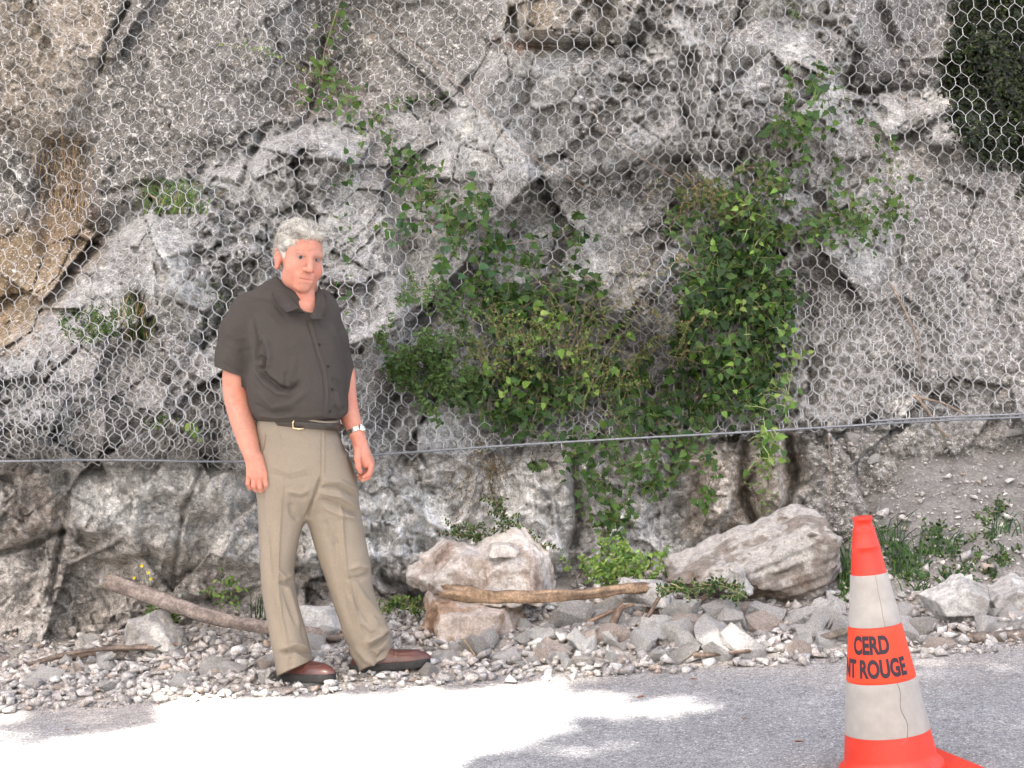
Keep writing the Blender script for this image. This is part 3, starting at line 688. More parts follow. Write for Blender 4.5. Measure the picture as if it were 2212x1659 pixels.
M['nail'] = mat('nail', col=(.72, .45, .38), rough=.35, spec=.5)

man = empty('person', tuple(Wp(740, 1465))); tag(man, 'man in dark brown shirt and beige trousers standing at the road edge before the netting', 'person')
# head frame: local x = picture right when facing the camera, y = backwards, z = up
HC = Wp(648, 551.5, .0); HS = 1.13
yaw, roll, pitch = math.radians(28), math.radians(10), math.radians(4)
RH = np.array(Matrix.Rotation(roll, 3, 'Y') @ Matrix.Rotation(yaw, 3, 'Z') @ Matrix.Rotation(pitch, 3, 'X'))
def hp(x, y, z): return HC+RH @ (np.array([x, y, z])*HS)
bv = Vol((-1.30, 6.05, .55), (-.30, 6.85, 1.86), .0032)
def hell(x, y, z, rx, ry, rz, k=.012, mode='add'): bv.ell(hp(x, y, z), np.array([rx, ry, rz])*HS, RH, k, mode)
def hcone(a, b, ra, rb, k=.01, mode='add', flat=None): bv.cone(hp(*a), hp(*b), ra*HS, rb*HS, k, mode, flat)
hell(0, .018, .035, .074, .095, .085, .01)              # skull
hell(0, -.030, -.015, .060, .068, .088, .03)            # face
hell(0, -.045, -.075, .047, .048, .043, .03)            # jaw
hell(0, -.080, -.098, .026, .022, .020, .015)            # chin
for s_ in (-1, 1):
    hell(s_*.040, -.062, -.040, .026, .024, .030, .02)   # cheeks
    hell(s_*.034, -.034, -.076, .024, .036, .030, .02)   # jowl
    hcone((s_*.012, -.093, .016), (s_*.044, -.080, .017), .0060, .0050, .018)   # brow ridge
    hell(s_*.028, -.106, .002, .018, .014, .0095, .008, 'sub')                  # eye socket
    hcone((s_*.014, -.0880, .0066), (s_*.042, -.0770, .0050), .0058, .0048, .004)  # upper lid fold
    hcone((s_*.016, -.0865, -.0080), (s_*.040, -.076, -.0075), .0052, .005, .006)    # lower lid
    # ear
    c = hp(s_*.0705, .006, -.022); bv.ell(c, np.array([.010, .020, .034])*HS, RH, .010); bv.chain([hp(s_*.076, -.004, .004), hp(s_*.080, .008, .010), hp(s_*.080, .020, .0), hp(s_*.077, .022, -.022), hp(s_*.074, .012, -.044)], [.0035*HS]*5, .004)
    hell(s_*.083, .006, -.018, .006, .009, .017, .005, 'sub')
    hell(s_*.072, .002, -.050, .008, .010, .012, .006)
hcone((0, -.098, .010), (0, -.118, -.030), .0085, .0115, .008)  # nose
hell(0, -.116, -.034, .0125, .012, .0105, .006)
for s_ in (-1, 1): hell(s_*.0125, -.103, -.036, .0085, .010, .008, .005)
for s_ in (-1, 1): hell(s_*.007, -.112, -.0455, .0035, .005, .004, .003, 'sub')
hcone((-.020, -.092, -.062), (.020, -.092, -.062), .009, .009, .02)             # upper lip mound
hcone((-.018, -.091, -.079), (.018, -.091, -.079), .009, .009, .016)
hcone((-.022, -.1005, -.0705), (.022, -.1005, -.0705), .0028, .0028, .003, 'sub')  # mouth line
# neck, chest, upper back
bv.cone(Wp(646, 600, .045), Wp(650, 660, .055), .068, .072, .02)
bv.cone(Wp(652, 622, .0), Wp(664, 664, -.045), .045, .036, .02)
bv.ell(Wp(640, 745, .02), (.17, .11, .19), None, .05)
bv.cone(Wp(640, 745, .02), Wp(650, 880, .02), .13, .13, .05)
# arms: picture left (his right)
A1 = [Wp(522, 690, .03), Wp(508, 800, .0), Wp(508, 846, -.01), Wp(517, 885, -.045), Wp(531, 935, -.09), Wp(545, 985, -.13)]
R1 = [.060, .049, .047, .047, .042, .032]
bv.chain([Wp(590, 720, .03)]+[Wp(534, 705, .03)]+A1[1:], [.06, .05]+R1[1:], .02, fine=6)
bv.cone(Wp(497, 842, .025), Wp(503, 850, .02), .022, .025, .02)
# hand, back towards the camera, fingers curling away
h0 = Wp(549, 1000, -0.135)
hA = [Wp(540, 1026, -0.143), Wp(551, 1030, -0.149), Wp(562, 1029, -0.147), Wp(572, 1024, -0.137)]
for i, kx in enumerate(hA):
    bv.cone(Wp(542+5*i, 990, -.133), kx, .021, .0135-.0004*i, .012)
FING = [[(537, 1028, -0.137), (536, 1044, -0.139), (540, 1054, -0.111), (545, 1052, -0.089)],
        [(549, 1031, -0.145), (548, 1049, -0.149), (552, 1058, -0.119), (556, 1055, -0.091)],
        [(560, 1031, -0.145), (561, 1051, -0.149), (563, 1060, -0.119), (565, 1057, -0.091)],
        [(571, 1026, -0.137), (574, 1046, -0.141), (573, 1057, -0.115), (572, 1056, -0.089)]]
for i, ch in enumerate(FING):
    q = [Wp(*c) for c in ch]; r = [.0105, .0100, .0092, .0082] if i < 3 else [.0105, .0098, .009, .008]
    bv.chain(q, r, .003)
th = [Wp(560, 1002, -0.120), Wp(576, 1020, -0.113), Wp(581, 1038, -0.115), Wp(577, 1052, -0.119)]
bv.chain(th, [.017, .0125, .0112, .0095], .008)
# picture right arm (his left)
A2 = [Wp(700, 720, .09), Wp(742, 800, .09), Wp(744, 850, .07), Wp(752, 890, .03), Wp(770, 935, -.01)]
bv.chain(A2, [.045, .046, .044, .040, .030], .02, fine=6)
bv.cone(Wp(770, 935, -.01), Wp(778, 962, -.03), .030, .026, .012, flat=((.35, .93, 0), 1.15))
# hand seen from the thumb side, loosely curled
bv.chain([Wp(777, 955, -.028), Wp(782, 978, -.030), Wp(790, 998, -.028)], [.027, .029, .026], .012)
bv.cone(Wp(786, 975, -.01), Wp(797, 1000, -.01), .022, .022, .014)
TH2 = [Wp(774, 968, -.052), Wp(772, 990, -.062), Wp(774, 1007, -.064), Wp(778, 1018, -.058)]
bv.chain(TH2, [.017, .0130, .0115, .0095], .006)
F2_ = [[(793, 988, -.040), (802, 1006, -.045), (797, 1024, -.050), (786, 1030, -.052)],
       [(796, 990, -.020), (803, 1012, -.026), (796, 1031, -.034), (782, 1037, -.040)],
       [(796, 992, .000), (800, 1014, -.008), (791, 1033, -.018), (777, 1034, -.026)],
       [(793, 994, .018), (796, 1012, .010), (787, 1027, .002), (774, 1027, -.008)]]
for i, ch in enumerate(F2_):
    bv.chain([Wp(*c) for c in ch], [.0105, .0100, .0092, .0078], .003)
V, Q = bv.mesh(); V = relax(V, Q, 1, .5); N = vnormals(V, Q)
V = stroke(V, N, [
    ([(661, 541), (662, 552)], 1.5, -.0015), ([(667, 540), (666, 549)], 1.5, -.0015), ([(640, 531), (665, 527), (690, 531)], 1.6, -.0012), ([(645, 523), (668, 520), (690, 524)], 1.6, -.001),
    ([(659, 587), (651, 595), (647, 605)], 2.2, -.0012), ([(685, 590), (687, 598), (685, 605)], 2, -.001), ([(655, 613), (668, 616), (680, 613)], 2.4, -.0015),
    ([(606, 610), (625, 632), (645, 646), (672, 646)], 4, -.004), ([(642, 563), (652, 568), (662, 565)], 1.8, -.0012), ([(634, 557), (626, 552)], 1.5, -.001), ([(634, 560), (626, 562)], 1.5, -.001),
    ([(541, 1005), (543, 1022)], 2.2, .0012), ([(553, 1003), (553, 1024)], 2.2, .0012), ([(562, 1004), (564, 1024)], 2.2, .0012), ([(520, 930), (530, 975)], 4, .001),
    ([(776, 985), (776, 990)], 3, .001)])
body = meshobj('body', V, Q, M['skin'], man, cols=skin_cols(V))
def ball(name, c, r, m_, par, M3=None, nu=16, nv=12):
    V = []; Fc = []
    for j in range(nv+1):
        ph = math.pi*j/nv
        for i in range(nu):
            t = 2*math.pi*i/nu; p = np.array([math.sin(ph)*math.cos(t)*r[0], math.sin(ph)*math.sin(t)*r[1], math.cos(ph)*r[2]])
            V.append(np.array(c)+(M3 @ p if M3 is not None else p))
    for j in range(nv):
        for i in range(nu): Fc.append([j*nu+i, (j+1)*nu+i, (j+1)*nu+(i+1) % nu, j*nu+(i+1) % nu])
    return meshobj(name, V, Fc, m_, par)
for s_ in (-1, 1):
    e = ball('eye', hp(s_*.0275, -.0805, -.0005), np.array([.0125, .0115, .0105])*HS, M['eye'], man, RH)
    i_ = ball('iris', hp(s_*.0275-.0025, -.0895, .0003), np.array([.0062, .003, .0062])*HS, M['iris'], None, RH)
    i_.parent = e; i_.matrix_parent_inverse = Matrix(); V0 = np.array(man.location); i_.location = tuple(-V0)
    me = i_.data
# hair: volume plus many locks
hv = Vol(HC-.2, HC+.2, .0032)
def hv_ell(x, y, z, rx, ry, rz, k=.01, mode='add'): hv.ell(hp(x, y, z), np.array([rx, ry, rz])*HS, RH, k, mode)
hv_ell(0, .022, .040, .079, .098, .084)
hv_ell(0, .048, .0, .074, .068, .070, .02)
hv_ell(-.018, -.045, .088, .046, .042, .030, .012); hv_ell(.028, -.040, .088, .040, .040, .027, .010)
for s_ in (-1, 1): hv_ell(s_*.066, -.012, .030, .016, .030, .034, .012); hv_ell(s_*.062, -.024, .002, .009, .012, .020, .01)
hv_ell(0, -.110, .030, .056, .055, .046, .008, 'sub')       # forehead stays bare
hv_ell(0, -.085, -.052, .080, .078, .072, .006, 'sub'); hv_ell(0, -.02, -.13, .12, .13, .068, .006, 'sub')
for s_ in (-1, 1): hv_ell(s_*.086, .008, -.018, .032, .026, .040, .004, 'sub')
V, Q = hv.mesh(); V = relax(V, Q, 2, .5); N = vnormals(V, Q)
def hl(V): return ((V-HC) @ RH)/HS
def hair_col(V):
    L = hl(V); c = np.tile(np.array([.50, .475, .43]), (len(V), 1)); n = fbm(L[:, 0]*40, L[:, 1]*60, L[:, 2]*60, s=510, o=3)
    back = np.clip((L[:, 1]-.005)*14, 0, 1)*np.clip((.085-L[:, 2])*14, 0, 1)
    c = c+(np.array([.30, .23, .17])-c)*np.clip(back*.8+.25*n*back, 0, .9)[:, None]
    return c*(1+.12*n[:, None])*(1-.28*np.clip(np.sin((L[:, 0]*60+L[:, 2]*95+6*fbm(L[:, 0]*14, L[:, 1]*14, L[:, 2]*14, s=511)))*-1, 0, 1))[:, None]
L = hl(V); comb = np.sin((L[:, 0]*60+L[:, 2]*95+6*fbm(L[:, 0]*14, L[:, 1]*14, L[:, 2]*14, s=511)))
V = V+N*(.0030*comb+.0035*fbm(L[:, 0]*22, L[:, 1]*22, L[:, 2]*22, s=512))[:, None]
hair = meshobj('hair', V, Q, M['hair'], man, cols=hair_col(V))
mb = MB(); pick = RNG.permutation(len(V))[:2600]
for i in pick:
    p, nn = V[i], N[i]; l = L[i]
    if l[2] < .0 and l[1] < 0: continue
    # combed back and to the sides from the brow
    d = RH @ np.array([l[0]*6+.25*RNG.normal(), .8, .15 if l[1] < .03 else -.9]); d -= nn*(d @ nn); d /= np.linalg.norm(d)+1e-9
    ln = RNG.uniform(.022, .038); w = np.cross(nn, d)*RNG.normal(0, .007)
    P = [p+d*ln*t+w*math.sin(3*t)-nn*(ln*t)**2/.19+nn*(.0012+.0018*math.sin(3.1*t)-.002*t) for t in (0, .25, .5, .75, 1)]
    mb.tube(P, [.0006, .0013, .0015, .0011, .0003], 4, col=hair_col(np.array([p]))[0]*RNG.uniform(.62, 1.25))
locks = mb.build('hair_locks', M['hair'], None); locks.parent = hair; locks.location = -Vector(man.location)
# hair is a child at the man's location, so its own mesh is relative to the man

# ---- shirt
sv = Vol((-1.32, 6.05, .88), (-.42, 6.95, 1.68), .004)
yw = 0.0
def row(py, xl, xr, ry, dy=0.0):
    z = W(0, py, YM)[2]; return (z, (( (xl+xr)/2-HX)/F*YM), YM+dy, (xr-xl)/2/F*YM, ry)
sv.loft([row(905, 552, 735, .165, .0), row(892, 545, 752, .180, -.01), row(872, 540, 753, .182, -.02), row(844, 536, 752, .182, -.02), row(815, 534, 751, .178, -.015), row(780, 536, 748, .17, -.005), row(740, 530, 740, .158, .005),
         row(705, 528, 729, .142, .015), row(675, 540, 712, .12, .025), row(652, 560, 700, .10, .03), row(635, 580, 690, .08, .035)], .02, p=2.25)
sv.cone(Wp(545, 672, .04), Wp(610, 650, .03), .075, .085, .05); sv.cone(Wp(610, 645, .03), Wp(692, 668, .06), .075, .07, .05)
# sleeves
sv.chain([Wp(545, 680, .035), Wp(518, 720, .03), Wp(508, 770, .01), Wp(501, 822, .0)], [.083, .080, .075, .071], .02)
sv.chain([Wp(692, 690, .07), Wp(710, 740, .09), Wp(722, 800, .09), Wp(727, 835, .08)], [.075, .072, .070, .064], .03)
# cut the sleeve ends and hollow them
def plane_cut(vol, c, nrm, lo, hi):
    sl, g = vol.box(lo, hi)
    if sl is None: return
    d = (g[0]-c[0])*nrm[0]+(g[1]-c[1])*nrm[1]+(g[2]-c[2])*nrm[2]
    vol.v[sl] = np.maximum(vol.v[sl], d)
cut = Wp(500, 805, 0); nrm = np.array([-.36, -.06, -1.0]); nrm /= np.linalg.norm(nrm)
sl, g = sv.box(Wp(440, 870, -.13), Wp(533, 770, .13))
d = (g[0]-cut[0])*nrm[0]+(g[1]-cut[1])*nrm[1]+(g[2]-cut[2])*nrm[2]; lim = Wp(531, 800)[0]
sv.v[sl] = np.where(g[0] < lim, np.maximum(sv.v[sl], d), sv.v[sl])
sv.chain([Wp(508, 775, .005), Wp(498, 850, -.005)], [.058, .064], .004, 'sub')
# neck opening: V
sv.cone(Wp(646, 560, .03), Wp(648, 652, .045), .083, .080, .01, 'sub')
sv.cone(Wp(664, 640, -.09), Wp(673, 676, -.13), .040, .014, .008, 'sub'); sv.cone(Wp(672, 670, -.13), Wp(669, 684, -.155), .014, .006, .004, 'sub')
V, Q = sv.mesh(); V = relax(V, Q, 2, .5); N = vnormals(V, Q)
V = stroke(V, N, [
    ([(670, 684), (678, 720), (690, 760), (703, 800), (708, 850), (706, 895)], 3.0, .0035), ([(664, 690), (672, 722), (684, 762), (697, 802), (702, 850), (700, 895)], 1.6, -.0035),
    ([(555, 792), (575, 815), (600, 835), (625, 842), (650, 822)], 5, -.016), ([(550, 800), (572, 828), (600, 850), (632, 852)], 5, .010), ([(552, 780), (558, 770), (572, 778), (570, 792), (556, 796)], 4, -.014),
    ([(560, 735), (562, 760), (574, 785)], 7, -.012), ([(574, 730), (584, 770), (578, 795)], 7, .012), ([(548, 690), (556, 730), (553, 775)], 3, -.007), ([(534, 690), (541, 735), (548, 785)], 4, .004),
    ([(560, 850), (590, 880), (630, 872), (665, 845)], 6, .008), ([(548, 872), (585, 895), (635, 888)], 5, -.008), ([(620, 800), (618, 825), (608, 850)], 6, -.006), ([(640, 770), (632, 800), (620, 830)], 7, .006),
    ([(600, 760), (640, 740), (680, 735)], 9, .003), ([(715, 815), (735, 830), (745, 860)], 5, -.005), ([(710, 830), (728, 850), (738, 885)], 5, .005), ([(722, 875), (735, 890), (747, 880)], 4, -.006),
    ([(545, 645), (590, 655), (620, 690)], 3, -.003), ([(560, 660), (600, 700)], 4, .003), ([(480, 783), (505, 796), (535, 806)], 1.6, -.0025), ([(490, 720), (510, 732), (535, 728)], 5, .004), ([(482, 750), (510, 762), (540, 755)], 5, -.004),
    ([(690, 700), (715, 705), (735, 730)], 6, -.004), ([(640, 900), (690, 896), (735, 903)], 4, .006), ([(560, 897), (600, 901), (640, 897)], 4, .007)])
V = V+vnormals(V, Q)*(.0035*fbm(V[:, 0]*9, V[:, 1]*9, V[:, 2]*9, s=520, o=3))[:, None]
shirt = meshobj('shirt', V, Q, M['shirt'], man)
SV, SN = V, vnormals(V, Q)
def on_shirt(px, py, up=.0):
    u, v = proj(SV); d = np.hypot(u-px, v-py)+np.where(SN[:, 1] < -.1, 0, 1e4); i = np.argmin(d); i = np.argsort(d)[:12]
    j = i[np.argmin(SV[i, 1])]; return np.array([(px-HX)/F*SV[j, 1], SV[j, 1], CAMZ+(HY-py)/F*SV[j, 1]]), SN[j]
shirt_kids = []
def kid(o, par):
    o.parent = par; o.location = (0, 0, 0); return o
def meshkid(name, V, Fc, m_, par, **k):
    """child of a part: part meshes sit at the thing's location"""
    V = np.asarray(V, float)-np.array(man.location); o = meshobj(name, V, Fc, m_, None, **k); o.parent = par; return o
for (x, y) in ((690, 744), (709, 791), (718, 841), (713, 889)):
    p, n_ = on_shirt(x, y); n_ = n_/np.linalg.norm(n_); a = np.cross(n_, [0, 0, 1]); a /= np.linalg.norm(a); b = np.cross(n_, a)
    Vb = [p+n_*.0022]+[p+n_*.0018+.0048*(math.cos(t)*a+math.sin(t)*b) for t in np.linspace(0, 2*math.pi, 13)[:-1]]+[p-n_*.001+.0048*(math.cos(t)*a+math.sin(t)*b) for t in np.linspace(0, 2*math.pi, 13)[:-1]]
    Fb = [[0, 1+i, 1+(i+1) % 12] for i in range(12)]+[[1+i, 13+i, 13+(i+1) % 12, 1+(i+1) % 12] for i in range(12)]
    meshkid('button', Vb, Fb, M['dark'], shirt)
# collar: two leaf shaped flaps, thick, standing a little off the shirt
def flap(outline, dys, th=.006):
    T = [Wp(px, py, d) for (px, py), d in zip(outline, dys)]
    T = np.array(T); c = T.mean(0); n = len(T)
    # fan with an inner ring so the flap is gently domed
    inner = c+(T-c)*.5; inner[:, 1] -= .006
    Vt = np.concatenate([T, inner, [c+[0, -.008, 0]]]); Vb_ = Vt+[0, th, 0]
    Fc = []
    for i in range(n):
        j = (i+1) % n; Fc += [[i, j, n+j, n+i], [n+i, n+j, 2*n], ]
    m_ = len(Vt); F2 = [[q+m_ for q in f[::-1]] for f in Fc]; sd_ = [[i, i+m_, (i+1) % n+m_, (i+1) % n] for i in range(n)]
    return np.concatenate([Vt, Vb_]), Fc+F2+sd_
Vf, Ff = flap([(597, 600), (606, 612), (622, 635), (640, 655), (652, 668), (645, 654+10), (645, 653)], [0]*7)
# collar stand: ring round the neck, then the flaps
def collar(side):
    if side < 0:
        top = [(594, 602, .06), (606, 618, -.015), (622, 637, -.065), (640, 657, -.105), (655, 672, -.135), (668, 683, -.150)]
        low = [(585, 616, .06), (588, 632, -.040), (593, 645, -.085), (604, 660, -.115), (621, 675, -.140), (645, 665, -.150)]
    else:
        top = [(688, 618, .03), (684, 634, -.02), (683, 650, -.07), (680, 664, -.115), (675, 677, -.145), (670, 684, -.150)]
        low = [(703, 634, .04), (706, 648, -.015), (706, 662, -.055), (702, 684, -.085), (697, 690, -.115), (676, 689, -.148)]
    n = len(top); rows = []
    for t in (0, .12, .5, 1.0):
        rows.append([Wp(*(np.array(a)*(1-t)+np.array(b)*t))-np.array([0, .007*(1-t)*t*4+.008+.006*(t > .9), -.004*(t == .12)]) for a, b in zip(top, low)])
    V_ = np.array(rows).reshape(-1, 3); back = V_+[0, .005, -.001]
    Fc = [[r*n+i, r*n+i+1, (r+1)*n+i+1, (r+1)*n+i] for r in range(3) for i in range(n-1)]
    m_ = len(V_); F2 = [[q+m_ for q in f[::-1]] for f in Fc]
    rim = list(range(n))+[r*n+n-1 for r in range(1, 4)]+[3*n+i for i in range(n-2, -1, -1)]+[r*n for r in (2, 1)]
    F3 = [[rim[i], rim[(i+1) % len(rim)], rim[(i+1) % len(rim)]+m_, rim[i]+m_] for i in range(len(rim))]
    return np.concatenate([V_, back]), Fc+F2+F3
for s_ in (-1, 1):
    Vc, Fc = collar(s_); meshkid('collar', Vc, Fc, M['shirt'], shirt, smooth=True)

# ---- trousers
tv = Vol((-1.10, 6.05, -.02), (-.35, 6.95, 1.02), .004)
def rw(py, xl, xr, ry, dy): return row(py, xl, xr, ry, dy)
tv.loft([row(903, 556, 735, .150, .0), row(930, 551, 728, .155, .0), row(965, 551, 742, .16, .005), row(1000, 554, 757, .165, .01), row(1040, 557, 767, .155, .005), row(1070, 563, 766, .13, .005), row(1095, 580, 745, .09, .005), row(1112, 610, 705, .05, .005)], .02, p=2.3)
tv.loft([row(975, 558, 660, .12, -.01), row(1060, 557.5, 668, .122, -.02), row(1118, 560, 661, .105, -.02), row(1160, 561, 647, .10, -.025), row(1225, 566, 637, .092, -.035), row(1263, 569, 639, .090, -.04), row(1302, 574, 647, .088, -.045), row(1345, 584, 661, .09, -.05),
         row(1380, 591, 671, .095, -.055), row(1415, 599, 680, .10, -.06), row(1462, 607, 683, .105, -.07)], .03, p=2.2)
tv.loft([row(985, 655, 748, .12, .015), row(1050, 657, 770, .13, .02), row(1118, 662, 779, .118, .03), row(1166, 674, 787, .112, .035), row(1225, 691, 798, .105, .04), row(1280, 709, 803, .10, .04), row(1320, 723, 816, .10, .035), row(1345, 733, 832, .10, .03), row(1368, 741, 841, .10, .03),
         row(1395, 752, 845, .095, .03), row(1438, 768, 843, .09, .03), row(1450, 771, 838, .09, .03)], .03, p=2.2)
def hemcut(P0, P1, x0, x1):
    """keep the cloth above the line P0-P1 (picture) within columns x0..x1"""
    sl, g = tv.box(W(x0, 1500, YM-.3), W(x1, 1380, YM+.3))
    u = HX+F*g[0]/YM; v = HY-F*(g[2]-CAMZ)/YM
    ln = P0[1]+(P1[1]-P0[1])*(u-P0[0])/(P1[0]-P0[0]); d = (v-ln)/F*YM-.25*(g[1]-YM+.05)
    tv.v[sl] = np.maximum(tv.v[sl], np.where((u > x0) & (u < x1), d, -.2))
hemcut((608, 1456), (682, 1424), 580, 700); hemcut((770, 1448), (846, 1412), 730, 870)
V, Q = tv.mesh(); V = relax(V, Q, 2, .5); N = vnormals(V, Q)
cr = lambda P, w, a: (P, w, a)
V = stroke(V, N, [
    ([(695, 930), (695, 1000), (694, 1030)], 1.5, -.004), ([(699, 930), (699, 1000), (697, 1025)], 3, .003), ([(694, 1030), (685, 1055), (668, 1100), (661, 1120)], 3.5, -.012),
    ([(700, 1040), (735, 1040), (775, 1062)], 4, .009), ([(690, 1053), (730, 1052), (772, 1078)], 4, -.009), ([(690, 1062), (735, 1072), (776, 1100)], 5, .010), ([(690, 1078), (730, 1090), (776, 1118)], 4.5, -.009), ([(700, 1095), (735, 1112), (776, 1120)], 5, .006),
    ([(700, 1120), (712, 1160), (730, 1180)], 7, -.006), ([(620, 1060), (650, 1065), (672, 1055)], 5, .006), ([(622, 1072), (650, 1078), (668, 1072)], 4, -.006), ([(590, 1010), (625, 1022), (665, 1012)], 4, .004), ([(585, 1022), (630, 1036), (670, 1026)], 4, -.004),
    ([(627, 1085), (632, 1110), (645, 1125)], 6, -.008), ([(575, 935), (570, 965), (565, 980)], 1.4, -.006), ([(580, 935), (575, 965), (569, 985)], 2.5, .004), ([(602, 930), (606, 950)], 1.4, -.003), ([(740, 945), (752, 965), (760, 990)], 3, -.006),
    ([(612, 1035), (607, 1100), (603, 1180), (600, 1260), (608, 1330), (622, 1400), (630, 1430)], 3, .007), ([(590, 1120), (586, 1200), (590, 1290), (604, 1370)], 6, -.004), ([(575, 1030), (576, 1120), (588, 1250), (605, 1340)], 3, .004),
    ([(602, 1230), (615, 1248), (632, 1240)], 5, .010), ([(605, 1258), (618, 1262), (634, 1252)], 4, -.010), ([(612, 1270), (625, 1310), (640, 1350)], 4, -.006), ([(620, 1262), (636, 1310), (652, 1360)], 5, .006),
    ([(605, 1412), (640, 1404), (678, 1418)], 4, -.014), ([(604, 1402), (640, 1390), (676, 1404)], 5, .010), ([(628, 1420), (625, 1445)], 4, -.006), ([(640, 1300), (655, 1370), (668, 1400)], 4, -.005),
    ([(735, 1070), (740, 1150), (748, 1230), (765, 1310), (782, 1375)], 3.5, .007), ([(722, 1130), (728, 1220), (745, 1300), (765, 1370)], 7, -.006), ([(752, 1230), (775, 1222), (795, 1228)], 5, .008), ([(750, 1250), (775, 1248), (800, 1238)], 5, -.008),
    ([(755, 1240), (785, 1290), (815, 1325), (838, 1345)], 6, .008), ([(752, 1270), (775, 1310), (800, 1345)], 6, -.008), ([(800, 1402), (820, 1392), (845, 1368)], 4, -.016), ([(790, 1390), (820, 1372), (842, 1356)], 6, .012), ([(775, 1350), (800, 1370), (830, 1368)], 5, -.008),
    ([(798, 1405), (815, 1425), (835, 1405)], 5, -.010), ([(770, 1400), (790, 1425), (815, 1440)], 6, .006), ([(800, 1330), (815, 1345), (838, 1350)], 5, .006), ([(735, 1350), (750, 1400), (775, 1430)], 5, .005)])
V = V+vnormals(V, Q)*(.004*fbm(V[:, 0]*8, V[:, 1]*8, V[:, 2]*6, s=530, o=3))[:, None]
trousers = meshobj('trousers', V, Q, M['trousers'], man)
# belt: band round the waist between the shirt and the trousers
mb = []; NB = 72
Vb = []; 
def beltrow(dv, off):
    R_ = []
    for i in range(NB):
        a = 2*math.pi*i/NB; cx, ry = 646, .158+off; ca, sa = math.cos(a), math.sin(a); p_ = 2.3
        ex = abs(ca)**(2/p_)*np.sign(ca); ey = abs(sa)**(2/p_)*np.sign(sa)
        px = cx+(88+off/YM*F)*ex; vv = 911+(px-600)*.085+dv-max(0, (px-600))*.0
        R_.append(Wp(px, vv, ry*ey))
    return R_
rows = [beltrow(-9, .0), beltrow(-8.5, .006), beltrow(8.5, .006), beltrow(9, .0)]
Vb = np.array(rows).reshape(-1, 3); Fb = [[r*NB+i, r*NB+(i+1) % NB, (r+1)*NB+(i+1) % NB, (r+1)*NB+i] for r in range(3) for i in range(NB)]
belt = meshobj('belt', Vb, Fb, M['belt'], man)
def belt_pt(px, dv, out=.012):
    ex = (px-646)/88.; ey = -(max(0, 1-abs(ex)**2.3))**(1/2.3); return Wp(px, 911+(px-600)*.085+dv, .158*ey-out)
m2 = MB()
fr = [belt_pt(636, -9), belt_pt(632.5, 0, .013), belt_pt(633, 11), belt_pt(645, 11.5), belt_pt(656, 10)]
m2.tube(fr, .0032, 8); m2.tube([belt_pt(636, -9), belt_pt(646, -9.5), belt_pt(656, -10)], .003, 8)
bk = m2.build('buckle', M['brass'], man); bk.parent = belt; bk.location = (0, 0, 0)
# folded waistband showing over the belt
m2 = MB(); m2.tube([belt_pt(x, -9.5+(-1.5)*math.sin((x-622)/16), .008) for x in np.linspace(622, 728, 16)], [.004]*16, 8); m2.build('waistband', M['trousers'], man)
